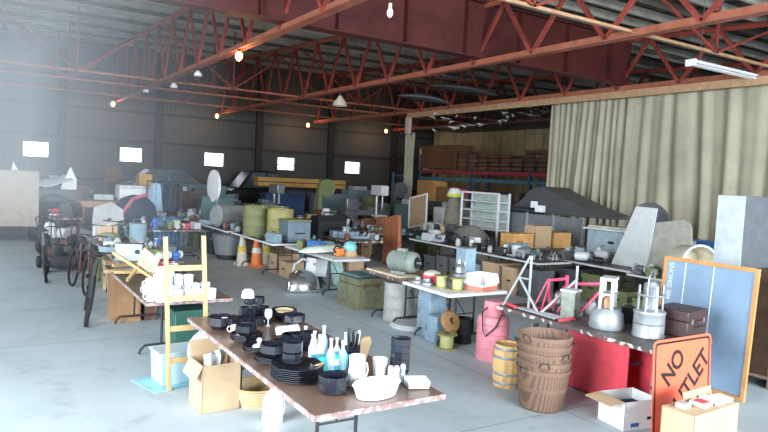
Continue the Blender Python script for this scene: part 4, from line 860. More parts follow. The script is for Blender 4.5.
for s, h_ in ((-1, .80), (1, .72)): MB().prism([(-.2, 0), (.25, 0), (.2, .15), (-.12, h_), (-.2, h_*.5)] if s < 0 else [(-.25, 0), (.2, 0), (.2, h_*.45), (.02, h_), (-.2, .2)], -.05, .05, 'Y').build('pointed_end', white, t, (s*.72, 0, 0))
t = thing('cart', 'dark cart with spoked wheels carrying the white carriage seat', 'cart', (1.62, 22.6, 0)); MB().box((0, 0, 1.15), (1.7, .9, .36)).build('cart_bed', grey_d, t)
for s in (-1, 1):
    w = MB().lathe([(.52, -.04), (.60, -.04), (.60, .04), (.52, .04), (.52, -.04)], 26, Matrix.Translation((s*.2+.05, -.5*s, .61)) @ Matrix.Rotation(PI/2, 4, 'X')).build('wheel', dark, t); b = MB()
    for k in range(6): b.bar((s*.2+.05, -.5*s, .61), (s*.2+.05+.53*math.cos(k*PI/3), -.5*s, .61+.53*math.sin(k*PI/3)), .04, .04)
    b.build('spokes', dark, w)
t = thing('lounge_chair', 'navy padded chair with a pink edge behind the white panel at the left', 'chair', (3.2, 17.6, 0), .3)
MB().prism([(-.5, .4), (-.35, .95), (-.05, 1.35), (.3, 1.45), (.6, 1.2), (.75, .6), (.55, .35)], -.35, .35, 'Y').build('padded_shell', navy, t, bevel=.08); MB().tube([(-.5, -.37, .45), (-.37, -.37, .95), (-.07, -.37, 1.35), (.28, -.37, 1.46)], .05).build('pink_edge', mat('dull pink trim', (.45,.12,.16), .6), t)
for s in (-.3, .3): MB().box((s, 0, .19), (.06, .6, .38)).build('leg', dark, t)
t = thing('white_board', 'pale grey board leaning on the navy padded chair', 'board', (2.6, 16.75, 0), .1, None, (R(-8), 0, .1)); MB().prism([(-.42, 0), (.42, 0), (.38, 1.1), (.1, 1.3), (-.3, 1.15)], -.02, .02, 'Y').build('board_panel', mat('pale dull board', (.40,.42,.42), .6), t); MB().cyl((.05, -.025, .85), (.05, -.019, .85), .05).build('knob', dark, t)
t = thing('long_desk', 'brown wooden desk with two legs in front of the white appliances', 'desk', (3.0, 19.6, 0)); MB().box((0, 0, 1.08), (1.5, .7, .16)).build('desktop', oak, t)
for s in (-.65, .65): MB().box((s, 0, .5), (.08, .6, 1.0)).build('leg', redwood, t)
for i, (x_, z_, w_, h_) in enumerate(((4.25, 0, 1.4, .80), (4.2, .805, 1.2, .36), (4.0, 1.17, .95, .42))):
    t = thing('appliance', ('lowest', 'middle', 'topmost')[i]+' white appliance of the stack at the back of the left tables', 'appliance', (x_, 21.2, z_)); MB().box((0, 0, h_/2), (w_, .8, h_)).build('appliance_body', whitep, t, bevel=.04); MB().box((0, -.405, h_*.82), (w_*.9, .012, h_*.14)).build('control_strip', grey_l, t)
put(MB().box((0, 0, .02), (1.9, .7, .05), (0, R(4), .1)), 'red_board', mat('dull crimson board', (.35,.04,.10), .6), 'crimson board lying in front of the white appliances', 'board', (4.4, 20.5, .62))
carton('yellow orange box standing upright behind the white appliances', 4.55, 22.4, .42, .5, .95, mat('yellow orange carton', (.55,.33,.09), .7), 0, .98, False)
put(MB().box((0, 0, .48), (.8, .7, .96)), 'crate', walnut, 'dark crate under the yellow orange box', 'crate', (4.55, 22.4, 0))
for i, (x_, m, l) in enumerate(((4.45, shirt, 'pale blue shirt hanging on the clothes rail'), (4.8, navy, 'navy coat hanging on the clothes rail beside the pale blue shirt'), (5.1, dark, 'black coat hanging at the right end of the clothes rail'))):
    t = thing('garment', l, 'garment', (x_, 20.2, 1.72)); MB().grid(lambda u, v: ((u-.5)*(.26+.16*v), .07*math.sin(PI*u)-.06+.02*math.sin(12*u), -.9*v-.10*abs(u-.5)*(1-v)), 10, 8).build('cloth_body', m, t, solid=.03); MB().tube([(0, 0, -.02), (0, 0, .05), (.03, 0, .08)], .008).build('hook', steel, t)
t = thing('clothes_rail', 'dark clothes rail carrying the shirt and coats', 'rail', (4.8, 20.2, 0)); MB().cyl((-.6, 0, 1.76), (.6, 0, 1.76), .02).build('top_rail', dark, t)
for s in (-.6, .6): MB().cyl((s, 0, 0), (s, 0, 1.77), .02).build('post', dark, t)
drum('blue steel drum standing below the hanging coats', 4.05, 17.0, .33, .9, mat('blue drum paint', (.05,.14,.30), .5))
carton('tan cardboard box on the table right of the hanging coats', 5.15, 22.9, .6, .5, .5, mat('tan carton', (.48,.38,.25), .8), .1, .95, False)
put(MB().box((0, 0, .92), (.8, .8, .06)).box((-.35, 0, .45), (.06, .7, .9)).box((.35, 0, .45), (.06, .7, .9)), 'work_table', walnut, 'dark work table under the tan cardboard box', 'table', (5.3, 22.9, 0))
def car(label, x, y, rz, m, L=4.4, h=1.45, z=0):
    t = thing('car', label, 'car', (x, y, z), rz)
    MB().prism([(-L/2, .35), (-L/2, .75), (-L/2+.2, .88), (-L*.22, .92), (L*.28, .95), (L/2-.1, .82), (L/2, .6), (L/2, .35)], -.82, .82, 'Y').build('body', m, t, bevel=.06)
    MB().prism([(-L*.40, .90), (-L*.24, h-.04), (-L*.02, h), (L*.12, h-.04), (L*.29, .93)], -.68, .68, 'Y').build('cabin', m, t, bevel=.05)
    for s in (-1, 1):
        MB().prism([(-L*.34, .94), (-L*.22, h-.10), (-.05*L, h-.08), (-.05*L, .95)], s*.69-.01, s*.69+.01, 'Y').build('side_window', mat('dark car glass', (.10,.13,.15), .15), t)
        MB().prism([(-.03*L, .95), (-.03*L, h-.08), (L*.11, h-.10), (L*.25, .96)], s*.69-.01, s*.69+.01, 'Y').build('side_window', mat('dark car glass', (.10,.13,.15), .15), t)
        for x0 in (-L*.31, L*.31): MB().cyl((x0, s*.84, .32), (x0, s*.66, .32), .32, n=18).build('wheel', rubber, t)
    return t
car('dull blue old car parked high by the back wall', 7.1, 29.6, 0, mat('dull blue car paint', (.10,.15,.19), .4), 4.0, 1.5, .62)
car('dark vehicle parked beside the yellow beam at the back wall', 11.5, 29.4, 0, mat('black car paint', (.02,.022,.025), .3), 3.8, 1.75, .5)
for x_ in (7.1, 11.5):
    put(MB().box((0, 0, .25 if x_ > 8 else .31), (4.2, 1.7, .5 if x_ > 8 else .62)), 'low_trailer', walnut, 'dark low platform under the %s by the back wall' % ('dull blue car' if x_ < 8 else 'dark vehicle'), 'platform', (x_, 29.5, 0))
p0, p1 = atY(256, 179, 25), atY(343, 185, 25)
t = thing('wooden_beam', 'long yellow orange wooden beam lying high across the rear machines', 'beam', ((p0.x+p1.x)/2, 25, 1.62)); MB().box((0, 0, .20), (p1.x-p0.x, .5, .36)).build('beam_body', mat('yellow orange timber', (.46,.27,.07), .7, var=.25, scale=3), t); MB().box((0, -.255, .20), (p1.x-p0.x, .012, .05)).build('dark_groove', walnut, t)
for s in (-1.2, 1.2): MB().box((s, 0, -.8), (.2, .5, 1.62)).build('support', grey_d, t)
put(MB().box((0, 0, .7), (1.7, .5, 1.4)), 'blue_cabinet', blue_d, 'dark blue cabinet below the left end of the yellow beam', 'cabinet', (10.3, 24.2, 0)); put(MB().box((0, 0, .72), (2.0, .5, 1.44)), 'grey_cabinet', mat('teal grey paint', (.14,.20,.21), .5), 'teal grey cabinet below the right end of the yellow beam', 'cabinet', (12.6, 24.2, 0))
# ------------------------------------------------------------------ tables along the left and middle rows with clutter
table('folding table loaded with olive drums', 5.05, 6.2, 12.35, 14.9, edge=whitep, top=lam_d)
table('folding table behind the olive drums with mixed hardware', 4.98, 5.95, 15.1, 17.6, edge=whitep, top=lam_d)
table('folding table under the teal grinding machine', 4.9, 6.0, 17.75, 20.1, edge=grey, top=lam_d)
table('second folding table of the left row behind the bicycles', 1.75, 2.7, 10.2, 12.3, top=lam_d); table('third folding table of the left row', 1.8, 2.75, 12.4, 14.5, top=lam_d)
table('low bench table in the middle aisle nearest the boxes', 8.95, 9.85, 8.7, 11.0, edge=grey_l, top=lam_d); table('bench table in the middle aisle by the reddish bench', 9.05, 9.9, 11.2, 13.2, edge=grey_l, top=lam_d)
table('rear folding table of the middle aisle', 8.9, 9.9, 14.3, 16.7, top=lam_d); table('farthest folding table of the middle aisle', 8.9, 9.9, 17.0, 19.4, top=lam_d)
table('folding table of dark hardware behind the slate board', 9.7, 11.3, 5.75, 7.3, edge=grey_l, top=lam_d); table('folding table of dark hardware below the white panel', 10.0, 11.5, 7.45, 9.9, edge=grey_l, top=lam_d)
table('long folding table before the cork board', 10.9, 11.8, 13.4, 15.8, top=lam_d); table('folding table in the inner row behind the olive drum table', 7.0, 7.9, 12.6, 15.0, top=lam_d); table('folding table in the inner row near the yellow beam', 7.0, 7.9, 15.2, 17.6, top=lam_d)
drum('olive green round drum on the drum table', 5.33, 14.0, .30, .68, olive, z=TZ, name='oil_drum'); drum('yellow olive round drum on the drum table', 5.62, 13.30, .29, .66, olive_y, z=TZ, name='oil_drum')
drum('second olive green drum behind the yellow olive drum', 5.9, 14.2, .28, .66, olive, z=TZ, name='oil_drum')
t = thing('equipment_case', 'blue grey equipment case at the near end of the drum table', 'case', (5.72, 12.72, TZ)); MB().box((0, 0, .22), (.52, .5, .44)).build('case_body', mat('blue grey case', (.12,.17,.21), .5), t, bevel=.02); MB().box((0, 0, .46), (.54, .52, .04)).build('lid', olive, t, bevel=.01); MB().tube([(-.1, -.27, .2), (-.1, -.30, .2), (.1, -.30, .2), (.1, -.27, .2)], .012).build('handle', dark, t)
for i, (x_, y_, m) in enumerate(((5.18, 14.45, cream), (5.42, 14.15, orange), (5.68, 14.25, cream))):
    t = thing('barricade_cone', ('left cream', 'orange', 'right cream')[i]+' tapered floor marker under the drum table', 'cone', (x_, y_, 0)); MB().box((0, 0, .03), (.30, .30, .06)).build('base', m, t); MB().lathe([(.13, .06), (.10, .35), (.055, .66), (0, .67)], 16).build('cone_body', m, t); MB().lathe([(.105, .32), (.112, .33), (.098, .44), (.09, .44)], 16).build('band', yellow if m != orange else whitep, t)
t = thing('washtub', 'galvanised round washtub on a dark stand below the hardware table', 'tub', (5.25, 15.6, 0)); MB().lathe([(0, .12), (.34, .12), (.42, .58), (.44, .60), (.42, .62), (.40, .60), (.33, .15), (0, .15)], 26).build('tub_body', galv, t)
for s in (-1, 1): MB().tube([(s*.42, -.06, .5), (s*.48, -.05, .5), (s*.48, .05, .5), (s*.42, .06, .5)], .012).build('handle', steel, t)
MB().lathe([(0, 0), (.30, 0), (.30, .12), (0, .12)], 16).build('stand', dark, t)
t = thing('disc_machine', 'teal machine with a large white disc guard on the rear table', 'machine', (5.6, 18.1, TZ), R(24)); MB().box((.12, 0, .35), (.62, .7, .7)).build('machine_body', teal, t, bevel=.05); MB().lathe([(0, -.05), (.3, -.05), (.45, -.03), (.45, .03), (.3, .06), (0, .06)], 28, Matrix.Translation((-.20, -.2, 1.0)) @ Matrix.Rotation(PI/2, 4, 'Y') @ Matrix.Rotation(.35, 4, 'X')).build('disc_guard', whitep, t); MB().box((.12, 0, .85), (.3, .4, .32)).build('motor_housing', teal, t, bevel=.04)
put(MB().box((0, 0, .36), (.9, .7, .72)), 'steel_cabinet', teal, 'teal steel cabinet standing left of the disc machine', 'cabinet', (6.3, 21.0, .0)); put(MB().box((0, 0, .25), (.5, .6, .5)), 'tool_cabinet', teal, 'small teal cabinet on top of the teal steel cabinet', 'cabinet', (6.3, 21.0, .725))
t = thing('steel_tank', 'grey steel tank with a round end lying on the hardware table', 'tank', (5.45, 16.3, TZ), R(15)); MB().lathe([(0, -.42), (.2, -.42), (.28, -.36), (.28, .36), (.2, .42), (0, .42)], 22, Matrix.Translation((0, 0, .28)) @ Matrix.Rotation(PI/2, 4, 'Y')).build('tank_body', grey, t); MB().lathe([(.12, -.43), (.22, -.43), (.29, -.36), (.285, -.34)], 22, Matrix.Translation((0, 0, .28)) @ Matrix.Rotation(PI/2, 4, 'Y')).build('pale_end', grey, t)
# ------------------------------------------------------------------ mixed hardware on the tables, one object each
CN = {'grey': steel, 'pale grey': grey_l, 'dark grey': grey_d, 'black': dark, 'teal': teal, 'olive': olive, 'rusty brown': rust, 'white': whitep, 'blue grey': blue_g, 'tan': card, 'galvanised': galv, 'red': red, 'blue': blue, 'pale green': seafoam, 'cream': cream}
def item(kind, c, p, s, label, group, rz):
    m = CN[c]
    names = {'motor': ('electric_motor', 'motor'), 'can': ('paint_can', 'can'), 'toolbox': ('tool_box', 'toolbox'), 'vise': ('bench_vise', 'vise'), 'grinder': ('bench_grinder', 'grinder'), 'pump': ('hand_pump', 'pump'), 'carton': ('small_carton', 'box'), 'bucket': ('bucket', 'bucket'), 'radio': ('radio_set', 'radio'), 'pipe': ('bent_pipe', 'pipe'), 'jar': ('glass_jar', 'jar'), 'gear': ('gear_wheel', 'gear'), 'tray': ('parts_tray', 'tray'), 'lamp': ('desk_lamp', 'lamp')}
    nm, cat = names[kind]; t = thing(nm, label, cat, p, rz, group); h = s
    if kind == 'motor':
        mt = Matrix.Translation((0, 0, h*.5)) @ Matrix.Rotation(PI/2, 4, 'Y')
        MB().lathe([(0, -h*.7), (h*.3, -h*.7), (h*.42, -h*.55), (h*.42, h*.45), (h*.32, h*.6), (0, h*.6)], 14, mt).build('motor_body', m, t); MB().cyl((h*.6, 0, h*.5), (h*.95, 0, h*.5), h*.08, n=8).build('shaft', steel, t); MB().box((0, 0, h*.06), (h*.9, h*.6, h*.12)).build('foot', dark, t)
    elif kind == 'can':
        MB().lathe([(0, 0), (h*.42, 0), (h*.42, h*.95), (h*.45, h), (0, h)], 14).build('can_body', m, t); MB().tube([(-h*.42, 0, h*.8), (-h*.3, 0, h*1.2), (h*.3, 0, h*1.2), (h*.42, 0, h*.8)], h*.02).build('handle', steel, t)
    elif kind == 'toolbox':
        MB().box((0, 0, h*.35), (h*1.7, h*.8, h*.7)).build('box_body', m, t); MB().prism([(-h*.42, h*.7), (h*.42, h*.7), (h*.25, h*.95), (-h*.25, h*.95)], -h*.87, h*.87, 'X').build('lid', m, t); MB().tube([(-h*.3, 0, h*.95), (-h*.28, 0, h*1.1), (h*.28, 0, h*1.1), (h*.3, 0, h*.95)], h*.04).build('handle', dark, t)
    elif kind == 'vise':
        MB().lathe([(0, 0), (h*.45, 0), (h*.4, h*.2), (h*.25, h*.3), (0, h*.35)], 12).build('base', m, t); MB().box((-h*.1, 0, h*.6), (h*.7, h*.42, h*.5)).build('fixed_jaw', m, t); MB().box((h*.45, 0, h*.65), (h*.22, h*.42, h*.42)).build('sliding_jaw', m, t); MB().cyl((h*.5, 0, h*.5), (h*.95, 0, h*.5), h*.06, n=8).build('screw', steel, t)
    elif kind == 'grinder':
        mt = Matrix.Translation((0, 0, h*.55)) @ Matrix.Rotation(PI/2, 4, 'Y'); MB().lathe([(0, -h*.4), (h*.3, -h*.4), (h*.33, 0), (h*.3, h*.4), (0, h*.4)], 14, mt).build('motor_body', m, t)
        for q in (-1, 1): MB().cyl((q*h*.62, 0, h*.55), (q*h*.8, 0, h*.55), h*.42, n=18).build('grinding_wheel', grey_l, t); 
        MB().box((0, 0, h*.14), (h*.6, h*.6, h*.28)).build('base', m, t); MB().cyl((-h*.66, 0, h*.55), (h*.66, 0, h*.55), h*.06).build('shaft', steel, t)
    elif kind == 'pump':
        MB().lathe([(0, 0), (h*.3, 0), (h*.3, h*.08), (h*.16, h*.12), (h*.16, h*.55), (h*.25, h*.6), (h*.22, h*.8), (h*.08, h), (0, h)], 14).build('pump_body', m, t); MB().tube([(h*.1, 0, h*.5), (h*.4, 0, h*.55), (h*.45, 0, h*.3)], h*.07).build('spout', m, t); MB().bar((-.02, 0, h*.95), (-h*.6, 0, h*1.2), h*.05, h*.05).build('lever', dark, t)
    elif kind == 'carton':
        MB().box((0, 0, h*.4), (h*1.2, h*.9, h*.8)).build('box_body', m, t); MB().box((h*.3, 0, h*.83), (h*.62, h*.88, h*.02), (0, R(-14), 0)).build('flap', m, t)
    elif kind == 'bucket':
        MB().lathe([(0, .005), (h*.36, 0), (h*.48, h*.9), (h*.5, h*.92), (h*.45, h*.92), (h*.34, h*.05), (0, h*.05)], 16).build('bucket_body', m, t); MB().tube([(-h*.48, 0, h*.85), (-h*.3, h*.3, h*1.1), (h*.3, h*.3, h*1.1), (h*.48, 0, h*.85)], h*.02).build('handle', steel, t)
    elif kind == 'radio':
        MB().box((0, 0, h*.45), (h*1.4, h*.7, h*.9)).build('case', m, t); MB().box((-h*.2, -h*.36, h*.5), (h*.7, h*.02, h*.5)).build('dial_panel', grey_l, t); MB().cyl((h*.45, -h*.35, h*.5), (h*.45, -h*.42, h*.5), h*.12).build('knob', dark, t)
    elif kind == 'pipe':
        MB().tube([(-h*1.2, 0, h*.15), (h*.3, 0, h*.15), (h*.7, 0, h*.3), (h*.8, 0, h*.9)], h*.12, 8).build('pipe_body', m, t); MB().cyl((h*.8, 0, h*.85), (h*.8, 0, h*.97), h*.22).build('flange', m, t)
    elif kind == 'jar':
        MB().lathe([(0, 0), (h*.36, 0), (h*.38, h*.7), (h*.28, h*.82), (0, h*.82)], 12).build('glass_body', frost, t); MB().cyl((0, 0, h*.82), (0, 0, h), h*.3).build('lid', m, t)
    elif kind == 'gear':
        P = []
        for k in range(36): r_ = h*(.62 if k % 3 else .72); P.append((r_*math.cos(k*PI/18), r_*math.sin(k*PI/18)))
        MB().prism(P, 0, h*.3, 'Z').build('toothed_rim', m, t); MB().lathe([(h*.18, h*.3), (h*.18, h*.5), (h*.1, h*.5), (h*.1, h*.3)], 12).build('hub', steel, t)
    elif kind == 'tray':
        b = MB(); b.box((0, 0, .01), (h*2, h*1.4, .02))
        for q in (-1, 1): b.box((q*h, 0, h*.2), (.012, h*1.4, h*.4)); b.box((0, q*h*.7, h*.2), (h*2, .012, h*.4))
        b.build('tray_body', m, t)
        for k in range(4): MB().cyl((-h*.6+k*h*.4, -h*.2+.1*h*k, .02), (-h*.6+k*h*.4, -h*.2+.1*h*k, h*(.4+.1*(k % 2))), h*.15, n=8).build('fitting', steel if k % 2 else rust, t)
    elif kind == 'lamp':
        MB().lathe([(0, 0), (h*.3, 0), (h*.28, h*.06), (0, h*.08)], 14).build('base', m, t); MB().tube([(0, 0, h*.06), (-h*.2, 0, h*.6), (h*.25, 0, h*.95)], h*.04).build('arm', steel, t); MB().lathe([(.0, h*.2), (h*.1, h*.18), (h*.26, 0), (h*.24, 0), (h*.08, h*.15), (0, h*.16)], 14, Matrix.Translation((h*.3, 0, h*.8))).build('lamp_shade', m, t)
    return t
PH = {'motor': '%s electric motor', 'can': '%s can with a wire handle', 'toolbox': '%s tool box', 'vise': '%s bench vise', 'grinder': '%s double bench grinder', 'pump': '%s hand pump', 'carton': 'small %s carton', 'bucket': '%s bucket', 'radio': '%s radio set', 'pipe': '%s bent pipe with a flange', 'jar': 'glass jar with a %s lid', 'gear': '%s gear wheel lying flat', 'tray': '%s tray of metal fittings', 'lamp': '%s desk lamp'}
SEEN = {}
def scatter(where, x0, x1, y0, y1, n, kinds, cols, z=TZ, smin=.14, smax=.26, seed=0, ends=('near', 'far'), taken=()):
    rnd = random.Random(seed); got = list(taken); tries = 0; k = 0
    while k < n and tries < 600:
        tries += 1; s = rnd.uniform(smin, smax); x, y = rnd.uniform(x0+s*.6, x1-s*.6), rnd.uniform(y0+s*.6, y1-s*.6)
        if any((x-a)**2 + (y-b)**2 < ((s+q)*.68)**2 for a, b, q in got): continue
        got.append((x, y, s)); kind = rnd.choice(kinds); c = rnd.choice(cols); f_ = (y-y0)/(y1-y0)
        side = 'front edge' if x < (x0+x1)/2 else 'back edge'; pos = 'near end' if f_ < .33 else 'far end' if f_ > .67 else 'middle'
        l = PH[kind] % c + ', %s, %s of %s' % (pos, side, where)
        if l in SEEN: l = ('farther ' if f_ > SEEN[l] else 'closer ') + l
        SEEN[l] = f_
        item(kind, c, (x, y, z), s, l, '%s items on %s' % (kind, where), rnd.uniform(0, 6.28)); k += 1
ALLK = ['motor', 'can', 'toolbox', 'vise', 'grinder', 'pump', 'carton', 'bucket', 'radio', 'pipe', 'jar', 'gear', 'tray', 'lamp']
GR = ['grey', 'pale grey', 'dark grey', 'black', 'galvanised', 'blue grey', 'teal', 'rusty brown', 'olive']
MX = GR + ['white', 'tan', 'red', 'cream', 'pale green', 'blue']
scatter('the bicycle side table', 1.75, 2.7, 10.2, 12.3, 26, ALLK, MX, seed=1, smax=.30)
scatter('the third left table', 1.8, 2.75, 12.4, 14.5, 24, ALLK, MX, seed=2, smax=.38)
scatter('the mug table', 1.95, 2.45, 8.7, 9.9, 6, ['can', 'jar', 'carton', 'tray'], MX, seed=3, smax=.18)
scatter('the olive drum table', 5.05, 6.2, 12.35, 14.9, 16, ALLK, GR, seed=4, smax=.34, taken=[(5.33, 14, .45), (5.62, 13.3, .45), (5.9, 14.2, .45), (5.72, 12.72, .45)])
scatter('the mixed hardware table', 4.98, 5.95, 15.1, 17.6, 24, ALLK, MX, seed=5, taken=[(5.45, 16.3, .6)], smax=.34)
scatter('the teal machine table', 4.9, 6.0, 17.75, 20.1, 20, ALLK, GR, seed=6, taken=[(5.6, 18.1, .6)], smax=.34)
scatter('the green shell table', 5.25, 5.88, 10.95, 12.0, 5, ['toolbox', 'pipe', 'tray', 'can', 'pump'], GR+['blue'], seed=7, smax=.2)
scatter('the low middle bench', 8.95, 9.85, 8.7, 11.0, 22, ALLK, GR+['white', 'black'], seed=8, smax=.26)
scatter('the reddish bench table', 9.05, 9.9, 11.2, 13.2, 22, ALLK, GR+['white', 'black'], seed=9, smax=.30)
scatter('the rear middle table', 8.9, 9.9, 14.3, 16.7, 22, ALLK, MX, seed=10, smax=.5)
scatter('the farthest middle table', 8.9, 9.9, 17.0, 19.4, 20, ALLK, MX, seed=11, smax=.6)
scatter('the slate board table', 9.7, 11.3, 5.9, 7.3, 22, ALLK, ['black', 'dark grey', 'grey', 'white', 'olive', 'pale grey'], seed=12, smax=.24, taken=[(10.05, 6.3, .7), (10.5, 6.98, .3)])
scatter('the white panel table', 10.0, 11.5, 7.45, 9.9, 28, ALLK, ['black', 'dark grey', 'grey', 'white', 'white', 'blue grey'], seed=13, smax=.26, taken=[(10.5, 7.5, .5), (10.5, 8.0, .5)])
scatter('the cork board table', 10.9, 11.8, 13.4, 15.8, 16, ALLK, MX, seed=14, smax=.34)
scatter('the inner drum table', 7.0, 7.9, 12.6, 15.0, 24, ALLK, GR+['tan', 'pale green'], seed=15, smax=.5)
scatter('the yellow beam table', 7.0, 7.9, 15.2, 17.6, 24, ALLK, GR+['white', 'tan'], seed=16, smax=.55)
table('folding table standing across the far end of the left aisle', 2.95, 4.55, 15.3, 16.2, top=lam_d)
scatter('the aisle end table', 2.95, 4.55, 15.3, 16.2, 14, ALLK, MX, seed=21, smax=.42)
table('rear folding table beside the disc machine', 7.0, 7.9, 18.0, 20.2, top=lam_d)
scatter('the disc machine side table', 7.0, 7.9, 18.0, 20.2, 18, ALLK, GR+['white'], seed=22, smax=.6)
table('folding table left of the bunched curtain', 14.3, 15.2, 17.0, 20.0, top=lam_d)
scatter('the bunched curtain table', 14.3, 15.2, 17.0, 20.0, 16, ALLK, MX, seed=23, smax=.6)
table('rearmost folding table of the left row', 1.5, 2.3, 18.6, 19.8, top=lam_d)
scatter('the rearmost left table', 1.5, 2.3, 18.6, 19.8, 9, ALLK, MX, seed=24, smax=.5)
scatter('the heater table', 5.9, 6.25, 4.3, 5.7, 4, ['can', 'pipe', 'jar', 'bucket'], GR, seed=17, smax=.18)
def under(where, x0, x1, y0, y1, n, seed):
    rnd = random.Random(seed); st = (y1-y0)/n; seen = {}
    for i in range(n):
        c = rnd.choice(('dark grey', 'olive', 'tan', 'blue grey', 'black', 'rusty brown', 'grey')); h = rnd.uniform(.30, .58); w = rnd.uniform(.35, x1-x0-.25); d = st*rnd.uniform(.6, .85)
        k = ('first', 'second', 'third', 'fourth', 'fifth')[i]
        t = thing('storage_box', '%s storage box, %s from the near end under %s' % (c, k, where), 'box', (x0+.08+w/2, y0+st*(i+.5), 0), 0, 'storage boxes under %s' % where)
        MB().box((0, 0, h*.42), (w, d, h*.84)).build('box_body', CN[c], t); MB().box((0, 0, h*.92), (w*1.04, d*1.04, h*.16)).build('lid', CN[c], t)
        MB().box((-w/2-.006, 0, h*.5), (.012, d*.3, .03)).build('handle', dark, t)
for i, (wh, a) in enumerate((('the bicycle side table', (1.75, 2.7, 10.2, 12.3)), ('the third left table', (1.8, 2.75, 12.4, 14.5)), ('the olive drum table', (5.4, 6.2, 12.4, 13.6)), ('the mixed hardware table', (4.98, 5.95, 16.3, 17.6)), ('the teal machine table', (4.9, 6.0, 17.75, 20.1)), ('the low middle bench', (8.95, 9.85, 8.7, 11.0)), ('the reddish bench table', (9.05, 9.9, 11.2, 13.2)), ('the rear middle table', (8.9, 9.9, 14.3, 16.7)), ('the slate board table', (9.7, 11.3, 5.9, 7.3)), ('the white panel table', (10.0, 11.5, 7.45, 9.9)), ('the inner drum table', (7.0, 7.9, 12.6, 15.0)), ('the yellow beam table', (7.0, 7.9, 15.2, 17.6)), ('the cork board table', (10.9, 11.8, 13.4, 15.8)))):
    under(wh, *a, 2 if a[3]-a[2] < 1.6 else 4, 50+i)
# bigger machines and cabinets filling the back of the hall
def bigmachine(kind, c, x, y, s, label, rz=0):
    m = CN[c]
    if kind == 'drill':
        t = thing('drill_press', label, 'drill press', (x, y, 0), rz); MB().box((0, 0, .06), (.5, .6, .12)).build('base', m, t); MB().cyl((0, .12, .1), (0, .12, s*1.6), .06).build('column', steel, t); MB().box((0, -.1, s*.8), (.4, .4, .06)).build('work_table', m, t); MB().box((0, -.05, s*1.55), (.3, .7, .34)).build('head', m, t, bevel=.03); MB().cyl((0, -.25, s*1.38), (0, -.25, s*1.05), .035).build('spindle', steel, t); MB().tube([(.15, -.2, s*1.5), (.36, -.25, s*1.42), (.44, -.25, s*1.25)], .014).build('feed_lever', dark, t)
    elif kind == 'lathe':
        t = thing('metal_lathe', label, 'lathe', (x, y, 0), rz)
        for q in (-.7, .7): MB().box((q, 0, .4), (.4, .5, .8)).build('pedestal', m, t)
        MB().box((0, 0, .88), (2.0, .36, .18)).build('bed', m, t); MB().box((-.7, 0, 1.18), (.55, .45, .45)).build('headstock', m, t, bevel=.03); MB().box((.75, 0, 1.10), (.28, .30, .30)).build('tailstock', m, t, bevel=.02); MB().cyl((-.42, 0, 1.2), (-.28, 0, 1.2), .14, n=16).build('chuck', steel, t); MB().box((.1, -.05, 1.03), (.34, .5, .14)).build('carriage', steel, t)
    elif kind == 'saw':
        t = thing('band_saw', label, 'saw', (x, y, 0), rz); MB().box((0, 0, .45), (.6, .5, .9)).build('base', m, t, bevel=.02); MB().box((0, 0, .93), (.7, .6, .05)).build('work_table', steel, t); MB().box((-.25, 0, 1.3), (.14, .2, .75)).build('neck', m, t); MB().cyl((0, -.12, s*1.75), (0, .12, s*1.75), .32, n=22).build('wheel_guard', m, t)
    else:
        t = thing('machine_cabinet', label, 'cabinet', (x, y, 0), rz); MB().box((0, 0, s*.5), (s*.9, .6, s)).build('cabinet_body', m, t, bevel=.015)
        for q in (-1, 1): MB().box((q*s*.22, -.306, s*.5), (s*.40, .012, s*.88)).build('door', m, t)
        MB().box((0, 0, s+.08), (s*.5, .4, .16)).build('top_box', CN['pale grey'], t)
    return t
BG = [('cabinet', 'dark grey', 3.2, 21.6, 1.1, 'dark grey machine cabinet behind the navy padded chair'), ('lathe', 'teal', 7.6, 21.2, 1, 'teal metal lathe behind the clothes rail'), ('drill', 'grey', 9.0, 21.8, 1.05, 'grey drill press at the back below the yellow beam'), ('saw', 'olive', 10.4, 20.6, 1, 'olive band saw at the back of the middle aisle'), ('lathe', 'grey', 12.2, 20.8, 1, 'grey metal lathe below the right end of the yellow beam'), ('drill', 'pale grey', 11.4, 18.6, 1.15, 'pale grey drill press with a column before the dark cabinets'), ('cabinet', 'teal', 13.4, 19.5, 1.3, 'teal machine cabinet near the bunched curtain'), ('cabinet', 'blue grey', 13.8, 17.6, 1.2, 'blue grey machine cabinet left of the tan covered stand'), ('cabinet', 'white', 13.3, 16.9, 1.35, 'white machine cabinet with doors behind the cork board'), ('saw', 'dark grey', 14.2, 21.6, 1, 'dark grey band saw beside the bunched curtain'), ('lathe', 'rusty brown', 3.6, 25.0, 1, 'rusty brown lathe far back at the left'), ('cabinet', 'dark grey', 5.2, 25.6, 1.4, 'dark grey cabinet far back behind the white appliances'), ('lathe', 'dark grey', 8.2, 26.2, 1, 'dark grey lathe in front of the dull blue car'), ('cabinet', 'rusty brown', 6.6, 26.0, 1.3, 'rusty brown cabinet in front of the dull blue car'), ('saw', 'rusty brown', 4.4, 27.4, 1.05, 'rusty band saw far back near the left windows'), ('cabinet', 'blue grey', 15.0, 26.4, 1.6, 'blue grey cabinet under the rightmost window'), ('cabinet', 'dark grey', 12.6, 28.0, 1.6, 'dark grey cabinet behind the yellow beam'), ('lathe', 'olive', 14.8, 23.8, 1, 'olive lathe left of the blue ladder frame'), ('cabinet', 'black', 2.6, 28.4, 1.5, 'black cabinet below the leftmost window'), ('cabinet', 'rusty brown', .9, 27.0, 1.2, 'rusty brown cabinet behind the white carriage seat')]
for kind, c, x, y, s, l in BG: bigmachine(kind, c, x, y, s, l, random.uniform(-.15, .15))
